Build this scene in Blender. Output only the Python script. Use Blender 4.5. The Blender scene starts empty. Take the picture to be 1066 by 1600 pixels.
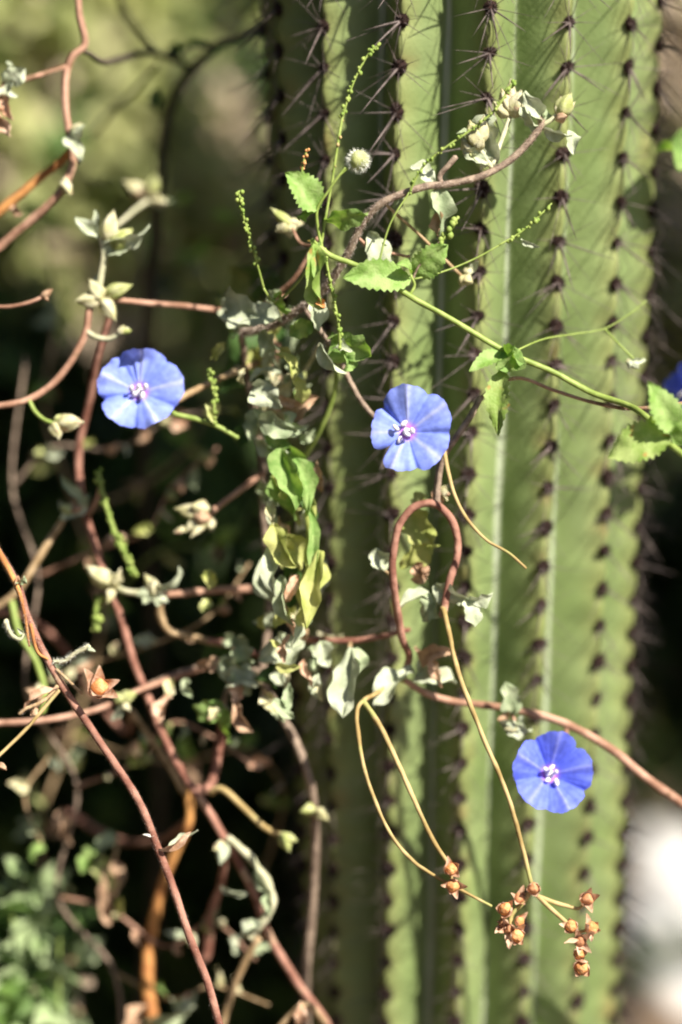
import bpy, math, random
import numpy as np
from mathutils import Vector, Matrix, Quaternion, noise as mnoise

# ------------------------------------------------------------------ camera, sky, sun, exposure
scn = bpy.context.scene
COL = scn.collection
PITCH = math.radians(12.0)
FWD = Vector((0, math.cos(PITCH), -math.sin(PITCH)))
UPV = Vector((0, math.sin(PITCH), math.cos(PITCH)))
RGT = Vector((1, 0, 0))
FOCUS = 1.0                                   # metres from lens to the plane of sharp focus
CAM = Vector((0, 0, 0.5)) - FWD * FOCUS       # the lens stands about 0.7 m above the ground

cd = bpy.data.cameras.new('camera')
cam = bpy.data.objects.new('camera', cd)
COL.objects.link(cam)
cam.location = CAM
cam.rotation_euler = (math.radians(90) - PITCH, 0, 0)
cd.sensor_fit = 'VERTICAL'
cd.sensor_height = 36.0
cd.sensor_width = 24.0
cd.lens = 112.5
cd.clip_start = 0.02
cd.clip_end = 3000
cd.dof.use_dof = True
cd.dof.focus_distance = FOCUS
cd.dof.aperture_fstop = 3.0
cd.dof.aperture_blades = 0
scn.camera = cam

SUN_EL, SUN_AZ = math.radians(46), math.radians(134)     # azimuth clockwise from +Y
world = bpy.data.worlds.new('World')
scn.world = world
world.use_nodes = True
wn = world.node_tree.nodes
sky = wn.new('ShaderNodeTexSky')
sky.sky_type = 'NISHITA'
sky.sun_disc = False
sky.sun_elevation = SUN_EL
sky.sun_rotation = SUN_AZ
wn['Background'].inputs['Strength'].default_value = 0.05
world.node_tree.links.new(sky.outputs['Color'], wn['Background'].inputs['Color'])

SUN_DIR = Vector((math.sin(SUN_AZ) * math.cos(SUN_EL), math.cos(SUN_AZ) * math.cos(SUN_EL), math.sin(SUN_EL)))
sl = bpy.data.lights.new('sun', 'SUN')
sl.energy = 5.0
sl.angle = math.radians(0.53)
sl.color = (1.0, 0.935, 0.82)
so = bpy.data.objects.new('sun', sl)
COL.objects.link(so)
so.location = SUN_DIR * 6
so.rotation_euler = SUN_DIR.to_track_quat('Z', 'Y').to_euler()

scn.view_settings.view_transform = 'Standard'
scn.view_settings.look = 'None'
scn.view_settings.gamma = 1.0
scn.view_settings.exposure = 1.08
scn.render.engine = 'CYCLES'
scn.cycles.filter_width = 2.1           # the lens is slightly soft everywhere

# ------------------------------------------------------------------ helpers
PX = 0.0002                                    # metres per photo pixel in the focus plane


def at(x, y, back=0.0):
    """a place in the scene: seen at photo pixel x, y and `back` millimetres behind the focus plane"""
    d = FOCUS + back * 0.001
    return CAM + FWD * d + RGT * ((x - 533) * PX * d) + UPV * ((800 - y) * PX * d)


def px(n, back=0.0):
    return n * PX * (FOCUS + back * 0.001)


WLOC = {}


def link(o, parent, wpos):
    COL.objects.link(o)
    if parent is not None:
        o.parent = parent
        o.location = Vector(wpos) - WLOC[parent]
    else:
        o.location = wpos
    WLOC[o] = Vector(wpos)
    return o


def thing(name, label, cat, loc, group=None):
    o = bpy.data.objects.new(name, None)
    o.empty_display_size = 0.02
    link(o, None, loc)
    o['label'] = label
    o['category'] = cat
    if group:
        o['group'] = group
    return o


def build(name, verts, faces, mat, parent=None, pivot=None, smooth=True, cols=None, kind=None, label=None, midx=None):
    me = bpy.data.meshes.new(name)
    V = np.asarray(verts, dtype=float).reshape(-1, 3)
    if pivot is None:
        pivot = V[0]
    p = Vector(pivot)
    V = V - np.array(p)
    me.from_pydata(V.tolist(), [], faces if isinstance(faces, list) else faces.tolist())
    for m in (mat if isinstance(mat, (list, tuple)) else [mat]):
        me.materials.append(m)
    if midx is not None:
        me.polygons.foreach_set('material_index', np.asarray(midx, dtype=np.int32))
    if smooth:
        me.polygons.foreach_set('use_smooth', np.ones(len(me.polygons), dtype=bool))
    if cols is not None:
        a = me.color_attributes.new('pigment', 'FLOAT_COLOR', 'POINT')
        C = np.ones((len(V), 4))
        C[:, :3] = np.asarray(cols)
        a.data.foreach_set('color', C.ravel())
    me.update()
    o = bpy.data.objects.new(name, me)
    link(o, parent, p)
    if kind:
        o['kind'] = kind
    if label:
        o['label'] = label
    return o


def spline(pts, n=8):
    """Catmull-Rom through the points"""
    P = [Vector(p) for p in pts]
    if len(P) < 3:
        return [P[0].lerp(P[1], i / n) for i in range(n + 1)]
    Q = [P[0] * 2 - P[1]] + P + [P[-1] * 2 - P[-2]]
    out = []
    for i in range(1, len(Q) - 2):
        a, b, c, d = Q[i - 1], Q[i], Q[i + 1], Q[i + 2]
        d0, d1, d2 = max((b - a).length, 1e-7) ** 0.5, max((c - b).length, 1e-7) ** 0.5, max((d - c).length, 1e-7) ** 0.5
        m1 = ((b - a) / d0 - (c - a) / (d0 + d1) + (c - b) / d1) * d1
        m2 = ((c - b) / d1 - (d - b) / (d1 + d2) + (d - c) / d2) * d1
        for k in range(n):
            t = k / n
            out.append(b * (2 * t ** 3 - 3 * t * t + 1) + m1 * (t ** 3 - 2 * t * t + t) + c * (3 * t * t - 2 * t ** 3) + m2 * (t ** 3 - t * t))
    out.append(P[-1])
    return out


def frames(path):
    T = []
    for i in range(len(path)):
        a = path[max(i - 1, 0)]
        b = path[min(i + 1, len(path) - 1)]
        t = (b - a)
        T.append(t.normalized() if t.length > 1e-9 else Vector((0, 0, 1)))
    ref = Vector((0.3, -0.8, 0.5))
    n = (ref - T[0] * ref.dot(T[0])).normalized()
    out = []
    for t in T:
        n = (n - t * n.dot(t))
        n = n.normalized() if n.length > 1e-9 else t.orthogonal().normalized()
        out.append((t, n, t.cross(n)))
    return out


def tube_geo(path, radii, seg=8, rough=0.0, seed=0):
    fr = frames(path)
    V, F = [], []
    for i, (p, (t, n, b)) in enumerate(zip(path, fr)):
        for k in range(seg):
            a = 2 * math.pi * k / seg
            r = radii[i]
            if rough:
                q = p * 260 + Vector((math.cos(a), math.sin(a), 0)) * 0.9 + Vector((seed * 3.1, 0, 0))
                r *= 1 + rough * mnoise.noise(q)
            V.append(p + (n * math.cos(a) + b * math.sin(a)) * r)
    m = len(path)
    for i in range(m - 1):
        for k in range(seg):
            k2 = (k + 1) % seg
            F.append((i * seg + k, i * seg + k2, (i + 1) * seg + k2, (i + 1) * seg + k))
    V.append(path[0] - fr[0][0] * radii[0] * 0.4)
    V.append(path[-1] + fr[-1][0] * radii[-1] * 0.6)
    for k in range(seg):
        k2 = (k + 1) % seg
        F.append((m * seg, k2, k))
        F.append((m * seg + 1, (m - 1) * seg + k, (m - 1) * seg + k2))
    return V, F


# ------------------------------------------------------------------ materials
def mat(name, c1, c2=None, rough=0.6, trans=0.0, scale=400.0, spec=0.3, bump=0.0, bscale=None, pigment=False, dark=None, tcol=None, sharp=(0.38, 0.62), uvstripe=None):
    m = bpy.data.materials.new(name)
    m.use_nodes = True
    nt = m.node_tree
    N, L = nt.nodes, nt.links
    bs = N['Principled BSDF']
    bs.inputs['Roughness'].default_value = rough
    bs.inputs['Specular IOR Level'].default_value = spec
    geo = N.new('ShaderNodeNewGeometry')
    nz = N.new('ShaderNodeTexNoise')
    nz.inputs['Scale'].default_value = scale
    nz.inputs['Detail'].default_value = 4
    L.new(geo.outputs['Position'], nz.inputs['Vector'])
    if pigment:
        at_ = N.new('ShaderNodeVertexColor')
        at_.layer_name = 'pigment'
        mx = N.new('ShaderNodeMixRGB')
        mx.blend_type = 'MULTIPLY'
        rp = N.new('ShaderNodeValToRGB')
        rp.color_ramp.elements[0].color = (0.80, 0.80, 0.84, 1)
        rp.color_ramp.elements[1].color = (1.06, 1.06, 1.06, 1)
        rp.color_ramp.elements[0].position, rp.color_ramp.elements[1].position = sharp
        L.new(nz.outputs['Fac'], rp.inputs['Fac'])
        mx.inputs['Fac'].default_value = 1.0
        L.new(at_.outputs['Color'], mx.inputs['Color1'])
        L.new(rp.outputs['Color'], mx.inputs['Color2'])
        col = mx.outputs['Color']
    else:
        rp = N.new('ShaderNodeValToRGB')
        rp.color_ramp.elements[0].color = (*c1, 1)
        rp.color_ramp.elements[1].color = (*(c2 or c1), 1)
        rp.color_ramp.elements[0].position, rp.color_ramp.elements[1].position = sharp
        L.new(nz.outputs['Fac'], rp.inputs['Fac'])
        col = rp.outputs['Color']
    if dark:                                    # a sparse second pigment: spots, dead tissue
        n2 = N.new('ShaderNodeTexNoise')
        n2.inputs['Scale'].default_value = dark[1]
        n2.inputs['Detail'].default_value = 3
        L.new(geo.outputs['Position'], n2.inputs['Vector'])
        r2 = N.new('ShaderNodeValToRGB')
        r2.color_ramp.elements[0].position = dark[2]
        r2.color_ramp.elements[1].position = dark[2] + 0.06
        L.new(n2.outputs['Fac'], r2.inputs['Fac'])
        m2 = N.new('ShaderNodeMixRGB')
        L.new(r2.outputs['Color'], m2.inputs['Fac'])
        L.new(col, m2.inputs['Color1'])
        m2.inputs['Color2'].default_value = (*dark[0], 1)
        col = m2.outputs['Color']
    L.new(col, bs.inputs['Base Color'])
    if bump:
        bz = N.new('ShaderNodeTexNoise')
        bz.inputs['Scale'].default_value = bscale or scale * 3
        bz.inputs['Detail'].default_value = 4
        L.new(geo.outputs['Position'], bz.inputs['Vector'])
        bp = N.new('ShaderNodeBump')
        bp.inputs['Strength'].default_value = bump
        bp.inputs['Distance'].default_value = 0.0006
        L.new(bz.outputs['Fac'], bp.inputs['Height'])
        L.new(bp.outputs['Normal'], bs.inputs['Normal'])
    if trans:
        tr = N.new('ShaderNodeBsdfTranslucent')
        if tcol:
            tm = N.new('ShaderNodeMixRGB')
            tm.blend_type = 'MULTIPLY'
            tm.inputs['Fac'].default_value = 1.0
            tm.inputs['Color2'].default_value = (*tcol, 1)
            L.new(col, tm.inputs['Color1'])
            L.new(tm.outputs['Color'], tr.inputs['Color'])
        else:
            L.new(col, tr.inputs['Color'])
        ms = N.new('ShaderNodeMixShader')
        ms.inputs['Fac'].default_value = trans
        L.new(bs.outputs[0], ms.inputs[1])
        L.new(tr.outputs[0], ms.inputs[2])
        L.new(ms.outputs[0], N['Material Output'].inputs['Surface'])
    return m


M = {
    'red': mat('stem_red', (0.20, 0.085, 0.06), (0.40, 0.21, 0.155), 0.8, scale=150, bump=0.7, spec=0.15, dark=((0.42, 0.27, 0.18), 90, 0.60)),
    'pinkbrown': mat('stem_pinkbrown', (0.27, 0.145, 0.095), (0.50, 0.30, 0.215), 0.75, scale=140, bump=0.6, spec=0.15, dark=((0.22, 0.13, 0.08), 110, 0.62)),
    'orange': mat('stem_orange', (0.34, 0.14, 0.05), (0.64, 0.32, 0.11), 0.7, scale=120, spec=0.15, bump=0.5),
    'greystem': mat('stem_grey', (0.17, 0.12, 0.09), (0.34, 0.255, 0.19), 0.7, scale=400, bump=0.5),
    'tan': mat('stem_tan', (0.30, 0.20, 0.10), (0.50, 0.36, 0.21), 0.7, scale=300, bump=0.4),
    'straw': mat('stem_straw', (0.30, 0.21, 0.08), (0.50, 0.38, 0.18), 0.75, scale=130, spec=0.2, dark=((0.34, 0.33, 0.12), 70, 0.55), bump=0.3),
    'green': mat('stem_green', (0.20, 0.27, 0.055), (0.30, 0.38, 0.10), 0.5, scale=300, bump=0.2),
    'palestem': mat('stem_pale', (0.42, 0.42, 0.26), (0.55, 0.52, 0.36), 0.7, scale=300, bump=0.3),
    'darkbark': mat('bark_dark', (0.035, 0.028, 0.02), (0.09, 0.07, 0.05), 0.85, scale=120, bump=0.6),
    'lgrey': mat('leaf_grey', (0.42, 0.47, 0.31), (0.57, 0.61, 0.45), 0.8, 0.2, 260, bump=0.5, bscale=2500),
    'lgreydk': mat('leaf_greygreen', (0.30, 0.37, 0.21), (0.46, 0.52, 0.33), 0.75, 0.22, 260, bump=0.4, bscale=2000),
    'lgreen': mat('leaf_green', (0.20, 0.34, 0.085), (0.34, 0.47, 0.16), 0.75, 0.35, 300, bump=0.5, bscale=1200, tcol=(1.2, 1.3, 0.5)),
    'ltooth': mat('leaf_toothed', (0.22, 0.37, 0.08), (0.36, 0.50, 0.17), 0.6, 0.3, 300, bump=0.5, bscale=1500, tcol=(1.2, 1.3, 0.5)),
    'lspot': mat('leaf_spotted', (0.26, 0.39, 0.08), (0.42, 0.52, 0.18), 0.55, 0.32, 200, bump=0.4, bscale=1200, dark=((0.44, 0.31, 0.09), 230, 0.60)),
    'lyellow': mat('leaf_yellowgreen', (0.40, 0.45, 0.12), (0.58, 0.58, 0.22), 0.6, 0.35, 200, bump=0.3),
    'lshade': mat('leaf_shadegreen', (0.045, 0.10, 0.022), (0.08, 0.15, 0.04), 0.5, 0.25, 200, bump=0.3),  # green darkened in the colour itself, for leaves that hang in shade
    'ldry': mat('leaf_dry', (0.34, 0.20, 0.12), (0.56, 0.38, 0.25), 0.8, 0.15, 250, bump=0.5),
    'cream': mat('bud_cream', (0.50, 0.47, 0.24), (0.66, 0.62, 0.42), 0.75, 0.15, 350, bump=0.5, bscale=2500, dark=((0.55, 0.36, 0.25), 220, 0.62)),
    'budgreen': mat('bud_green', (0.36, 0.40, 0.13), (0.52, 0.53, 0.26), 0.7, 0.15, 350, bump=0.4),
    'petal': mat('petal_blue', None, None, 0.55, 0.18, 420, spec=0.15, pigment=True, bump=0.1, bscale=1500),
    'stamen': mat('stamen_white', (0.80, 0.74, 0.80), (0.85, 0.82, 0.84), 0.6, 0.1),
    'bead': mat('bead_green', (0.22, 0.34, 0.06), (0.40, 0.48, 0.13), 0.6, 0.2, 300),
    'capsule': mat('capsule_orange', (0.58, 0.25, 0.09), (0.78, 0.42, 0.19), 0.8, scale=500, spec=0.1, bump=0.9),
    'capsule_dk': mat('capsule_brown', (0.32, 0.14, 0.07), (0.60, 0.29, 0.14), 0.6, scale=300, bump=0.3),
    'sepaldry': mat('sepal_dry', (0.54, 0.31, 0.19), (0.74, 0.52, 0.38), 0.75, 0.2, 350, bump=0.5),
    'hair': mat('hair_pale', (0.62, 0.50, 0.44), (0.75, 0.66, 0.58), 0.5, 0.3),
    'hairwhite': mat('hair_white', (0.70, 0.72, 0.62), (0.85, 0.85, 0.78), 0.5, 0.3),
    'spine': mat('spine', (0.035, 0.024, 0.022), (0.21, 0.165, 0.155), 0.5, scale=180, bump=0.3, sharp=(0.35, 0.68)),
    'areole': mat('areole_wool', (0.012, 0.007, 0.006), (0.05, 0.028, 0.024), 0.95, scale=900, spec=0.1, bump=0.8),
    'ground': mat('ground_soil', (0.06, 0.042, 0.028), (0.16, 0.115, 0.08), 0.95, scale=14, bump=0.5, bscale=60),
    'rock': mat('rock_pale', (0.52, 0.51, 0.50), (0.80, 0.79, 0.78), 0.8, scale=25, bump=0.6, bscale=120),
    'rockbrown': mat('rock_brown', (0.22, 0.15, 0.10), (0.40, 0.29, 0.20), 0.85, scale=25, bump=0.6, bscale=120),
    'bolive': mat('foliage_olive', (0.20, 0.23, 0.05), (0.34, 0.36, 0.11), 0.55, 0.3, 30, tcol=(1.2, 1.2, 0.5)),
    'blight': mat('foliage_light', (0.36, 0.40, 0.14), (0.54, 0.54, 0.27), 0.6, 0.3, 30),
    'bpink': mat('foliage_dead', (0.40, 0.30, 0.21), (0.60, 0.49, 0.38), 0.8, 0.2, 30),
    'bgreygreen': mat('foliage_greygreen', (0.26, 0.36, 0.15), (0.44, 0.52, 0.30), 0.7, 0.25, 60),
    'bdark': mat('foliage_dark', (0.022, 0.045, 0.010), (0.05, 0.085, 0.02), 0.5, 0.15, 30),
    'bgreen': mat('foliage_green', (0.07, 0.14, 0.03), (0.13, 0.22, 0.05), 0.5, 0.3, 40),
}


def cactus_material():
    m = mat('cactus_skin', None, None, 0.42, 0, 45, spec=0.35, pigment=True, bump=0.35, bscale=700, sharp=(0.3, 0.7))
    return m


M['cactus'] = cactus_material()


# ------------------------------------------------------------------ plant builders
def stem(parent, pts, r0, r1, m, name='stem', seg=8, rough=0.16, n=8, label=None, hair=0, hairlen=0.0011, hmat='hair', nodes=True):
    """pts: (x, y, back) triples or Vectors; radii in photo pixels"""
    P = [p if isinstance(p, Vector) else at(*p) for p in pts]
    path = spline(P, n)
    k = len(path)
    rad = []
    for i in range(k):
        f = i / (k - 1)
        rad.append((r0 + (r1 - r0) * f) * PX)
    if k > 12:
        for i in range(1, k - 1):
            path[i] = path[i] + mnoise.noise_vector(path[i] * 40) * rad[i] * 0.9
    V, F = tube_geo(path, rad, seg, rough, len(P))
    o = build(name, V, F, M[m], parent, pivot=path[0], label=label)
    if hair:
        fr = frames(path)
        rnd = random.Random(hair)
        HV, HF = [], []
        for _ in range(hair):
            i = rnd.randrange(k - 1)
            f = rnd.random()
            p = path[i].lerp(path[i + 1], f)
            t, nn, b = fr[i]
            a = rnd.uniform(0, 2 * math.pi)
            d = (nn * math.cos(a) + b * math.sin(a))
            q = p + d * rad[i] * 0.95
            e = q + (d + t * rnd.uniform(-0.7, 0.7)) * hairlen * rnd.uniform(0.5, 1.2)
            s = t.cross(d) * 0.00007
            j = len(HV)
            HV += [q - s, q + s, e]
            HF.append((j, j + 1, j + 2))
        build('stem_hair', HV, HF, M[hmat], o, pivot=path[0], smooth=False, kind='stuff')
    return o


def leaf_geo(B, T, w, roll, fold, curl, teeth=0, seed=0, wave=0.12, ns=13, nv=8, shape=0.42, twist=0.0):
    rnd = random.Random(seed)
    ax = T - B
    Ln = ax.length
    a = ax.normalized()
    v = (B - CAM).normalized()
    n0 = -(v - a * v.dot(a))
    n0 = n0.normalized() if n0.length > 1e-6 else a.orthogonal()
    ph = [rnd.uniform(0, 6.28) for _ in range(5)]
    V, F = [], []
    for i in range(ns + 1):
        s = i / ns
        ang = roll + twist * (s - 0.4)
        n = Quaternion(a, ang) @ n0
        sd = a.cross(n)
        h = (math.sin(math.pi * s ** (math.log(0.5) / math.log(shape))) ** 0.75) if 0 < s < 1 else 0.02
        h = max(h, 0.03) * w * 0.5
        c = B + a * (Ln * s)
        arch = curl * Ln * math.sin(math.pi * min(s, 1) * 0.9)
        for k in range(nv + 1):
            u = (k / nv) * 2 - 1
            hh = h * (1 + 0.13 * math.sin(11 * s + ph[3] + (2.1 if u > 0 else 0)) + 0.08 * math.sin(23 * s + ph[4] * (1 if u > 0 else 2)))
            if teeth:
                hh = h
            if teeth and abs(u) > 0.7:
                hh = h * (1 + 0.10 * (1 if i % 2 else -1) * (abs(u) - 0.7) / 0.3)
            z = fold * abs(u) ** 1.3 * h + arch
            z += wave * w * 0.5 * (math.sin(7 * s + ph[0] + 2 * u) * abs(u) + 0.5 * math.sin(15 * s + ph[1]) * u * abs(u))
            z -= 0.10 * w * 0.5 * math.exp(-(u / 0.18) ** 2)
            z += 0.035 * w * math.sin(s * 26 - abs(u) * 7) * (1 - abs(u)) * abs(u) * 3
            V.append(c + sd * (u * hh) + n * z + sd * (0.05 * Ln * math.sin(3 * s + ph[2])))
    st = nv + 1
    for i in range(ns):
        for k in range(nv):
            F.append((i * st + k, i * st + k + 1, (i + 1) * st + k + 1, (i + 1) * st + k))
    return V, F


LEAFN = [0]


def leaf(parent, b, t, w, m='lgrey', roll=0.0, fold=0.35, curl=0.1, teeth=0, name='leaf', label=None, wave=0.14, shape=0.42, twist=0.0):
    LEAFN[0] += 1
    B = b if isinstance(b, Vector) else at(*b)
    T = t if isinstance(t, Vector) else at(*t)
    q = random.Random(LEAFN[0])
    if not teeth:
        twist = twist or q.uniform(-1.5, 1.5)
        wave = wave * q.uniform(1.6, 3.4)
        shape = q.uniform(0.34, 0.52)
    V, F = leaf_geo(B, T, w * PX, roll, fold, curl, teeth, LEAFN[0] * 7, wave, 20 if teeth else 14, 8, shape, twist)
    return build(name, V, F, M[m], parent, pivot=B, label=label)


def leaves(parent, text, dz=0.0):
    """lines: bx by bb tx ty tb width material roll fold curl"""
    for ln in text.strip().splitlines():
        q = ln.split()
        f = [float(z) for z in q[:7]]
        f[2] += dz
        f[5] += dz
        m = q[7]
        e = [float(z) for z in q[8:]] + [0, 0.35, 0.1][len(q) - 8:]
        leaf(parent, f[0:3], f[3:6], f[6], m, e[0], e[1], e[2], teeth=1 if m in ('ltooth', 'lspot') else 0)


# buds: three shared teardrop meshes of overlapping sepals, unit length along +Z
def bud_mesh(seed, mname):
    rnd = random.Random(seed)
    V, F = [], []
    nr, ns = 10, 20
    for i in range(nr + 1):
        s = i / nr
        r = 0.34 * math.sin(math.pi * s ** 0.72) ** 0.8 if 0 < s < 1 else 0.03
        if s > 0.75:
            r *= 1 + 0.25 * (s - 0.75) / 0.25
        for k in range(ns):
            a = 2 * math.pi * k / ns
            q = 1 + 0.16 * math.cos(4 * a + 3.5 * s + seed) + 0.06 * math.sin(9 * a + 5 * s)
            V.append((r * q * math.cos(a), r * q * math.sin(a), s + (0.08 * math.cos(4 * a + seed) if i == nr else 0)))
    for i in range(nr):
        for k in range(ns):
            k2 = (k + 1) % ns
            F.append((i * ns + k, i * ns + k2, (i + 1) * ns + k2, (i + 1) * ns + k))
    me = bpy.data.meshes.new('bud')
    me.from_pydata(V, [], F)
    me.materials.append(M[mname])
    me.polygons.foreach_set('use_smooth', np.ones(len(F), dtype=bool))
    return me


BUDS = {'cream': [bud_mesh(s, 'cream') for s in (1, 2, 3)], 'budgreen': [bud_mesh(s, 'budgreen') for s in (4, 5)], 'ldry': [bud_mesh(6, 'ldry')], 'lgrey': [bud_mesh(7, 'lgrey'), bud_mesh(9, 'lgrey')]}


def bud(parent, b, t, m='cream', fat=1.0, name='bud'):
    B, T = at(*b), at(*t)
    LEAFN[0] += 1
    ms = BUDS[m]
    o = bpy.data.objects.new(name, ms[LEAFN[0] % len(ms)])
    link(o, parent, B)
    d = T - B
    o.rotation_mode = 'QUATERNION'
    o.rotation_quaternion = d.to_track_quat('Z', 'Y') @ Quaternion((0, 0, 1), LEAFN[0] * 1.3)
    L = d.length
    o.scale = (L * fat, L * fat, L)
    return o


def buds(parent, text):
    for ln in text.strip().splitlines():
        q = ln.split()
        f = [float(z) for z in q[:6]]
        bud(parent, f[:3], f[3:6], q[6] if len(q) > 6 else 'cream', float(q[7]) if len(q) > 7 else 1.0)


def cluster(parent, c, n, size, seed, mats=('cream', 'budgreen', 'cream'), lv=2, lmat='lgrey', up=(0, -1)):
    """a knot of fuzzy buds with one or two small leaves"""
    rnd = random.Random(seed)
    x, y, b = c
    for i in range(n):
        a = math.atan2(up[1], up[0]) + rnd.uniform(-1.9, 1.9)
        l = size * rnd.uniform(0.7, 1.15)
        bud(parent, (x + rnd.uniform(-.15, .15) * size, y + rnd.uniform(-.15, .15) * size, b + rnd.uniform(-1, 1)),
            (x + math.cos(a) * l, y + math.sin(a) * l, b + rnd.uniform(-3, 2)), mats[i % len(mats)], rnd.uniform(0.9, 1.3))
    for i in range(lv):
        a = rnd.uniform(0, 6.28)
        l = size * rnd.uniform(1.1, 1.7)
        leaf(parent, (x, y, b), (x + math.cos(a) * l, y + math.sin(a) * l, b + rnd.uniform(-3, 3)), size * rnd.uniform(0.5, 0.9), lmat, rnd.uniform(-0.8, 0.8), 0.5, rnd.uniform(-.2, .25))


# dry capsule: an orange ball in five pointed sepals
def sphere_geo(r, sx=1, sy=1, sz=1, nu=14, nv=9, ridge=0.0, k=4, off=(0, 0, 0)):
    V, F = [], []
    for j in range(nv + 1):
        th = math.pi * j / nv
        for i in range(nu):
            a = 2 * math.pi * i / nu
            q = r * (1 + ridge * math.cos(k * a) * math.sin(th))
            V.append((off[0] + q * sx * math.sin(th) * math.cos(a), off[1] + q * sy * math.sin(th) * math.sin(a), off[2] + q * sz * math.cos(th)))
    for j in range(nv):
        for i in range(nu):
            i2 = (i + 1) % nu
            F.append((j * nu + i, (j + 1) * nu + i, (j + 1) * nu + i2, j * nu + i2))
    return V, F


def shared(name, geo, mname):
    me = bpy.data.meshes.new(name)
    me.from_pydata([tuple(v) for v in geo[0]], [], geo[1])
    me.materials.append(M[mname])
    me.polygons.foreach_set('use_smooth', np.ones(len(geo[1]), dtype=bool))
    return me


def sepal_geo(seed, flare):
    rnd = random.Random(seed)
    V, F = [], []
    n, kk = 8, 4
    for i in range(n + 1):
        s = i / n
        w = 0.78 * (1 - s) ** 0.7 * (0.6 + 1.0 * min(s * 3, 1) * 0.5) + 0.02
        out = 0.35 + 0.85 * math.sin(min(s * 1.9, 1.57)) + flare * max(0, s - 0.5) ** 1.5 * 2.2
        if flare < 0.5:
            out -= 0.55 * max(0, s - 0.5)
        z = -0.9 + (1.55 + 0.75 * min(flare, 1.0)) * s - flare * max(0, s - 0.6) * 0.5
        for k in range(kk + 1):
            u = k / kk * 2 - 1
            x = out - 0.22 * u * u * w * 2 + 0.05 * math.sin(9 * s + 3 * u + seed)
            V.append((x, u * w, z))
    for i in range(n):
        for k in range(kk):
            F.append((i * (kk + 1) + k, i * (kk + 1) + k + 1, (i + 1) * (kk + 1) + k + 1, (i + 1) * (kk + 1) + k))
    return V, F


CAPS = [shared('seed_capsule', sphere_geo(0.86, 1, 1, 0.95, 16, 10, 0.09, 4), 'capsule'), shared('seed_capsule', sphere_geo(0.82, 0.9, 1, 0.9, 16, 10, 0.16, 3), 'capsule_dk')]
SEPS = [shared('sepal', sepal_geo(1, 0.2), 'sepaldry'), shared('sepal', sepal_geo(2, 0.7), 'sepaldry'), shared('sepal', sepal_geo(3, 1.3), 'sepaldry')]


def capsule(parent, c, r, axis=(0, 0.4, -1), kind=0, flare=0, seed=0, nsep=5, label=None, sep=1.0):
    rnd = random.Random(seed)
    P = at(*c)
    R = px(r, c[2])
    A = (RGT * axis[0] + UPV * axis[1] + FWD * axis[2]).normalized()
    q = A.to_track_quat('Z', 'Y')
    o = bpy.data.objects.new('seed_capsule', CAPS[kind])
    link(o, parent, P)
    o.rotation_mode = 'QUATERNION'
    o.rotation_quaternion = q @ Quaternion((0, 0, 1), rnd.uniform(0, 6))
    o.scale = (R, R, R)
    if label:
        o['label'] = label
    for i in range(nsep):
        s = bpy.data.objects.new('sepal', SEPS[flare if rnd.random() < 0.8 else min(flare + 1, 2)])
        COL.objects.link(s)
        s.parent = o
        s.rotation_euler = (rnd.uniform(-.15, .15), rnd.uniform(-.25, .2), 2 * math.pi * i / nsep + rnd.uniform(-.25, .25))
        k = rnd.uniform(0.9, 1.25) * sep
        s.scale = (k * 0.95, k, k)
    return o


def spike(parent, pts, r, m='green', bead=3.0, seed=0, f0=0.0, f1=1.0, dens=26, bmat='bead', name='flower_spike'):
    """thin stalk set with tiny beads"""
    rnd = random.Random(seed)
    path = spline([at(*p) for p in pts], 8)
    k = len(path)
    V, F = tube_geo(path, [r * PX] * k, 6)
    mi = [0] * len(F)
    SV, SF = sphere_geo(1, 1, 1, 1.1, 7, 4)
    for i in range(dens):
        f = (f0 + (f1 - f0) * (i + rnd.random() * 0.6) / dens) * (k - 1)
        j = min(int(f), k - 2)
        p = path[j].lerp(path[j + 1], f - j)
        d = Vector((rnd.uniform(-1, 1), rnd.uniform(-1, 1), rnd.uniform(-1, 1))).normalized()
        rr = bead * PX * rnd.uniform(0.4, 1.0)
        c = p + d * (r * PX + rr * 0.7)
        q = len(V)
        V += [c + Vector(v) * rr for v in SV]
        F += [tuple(z + q for z in ff) for ff in SF]
        mi += [1] * len(SF)
    return build(name, V, F, [M[m], M[bmat]], parent, pivot=path[0], midx=mi)


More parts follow.
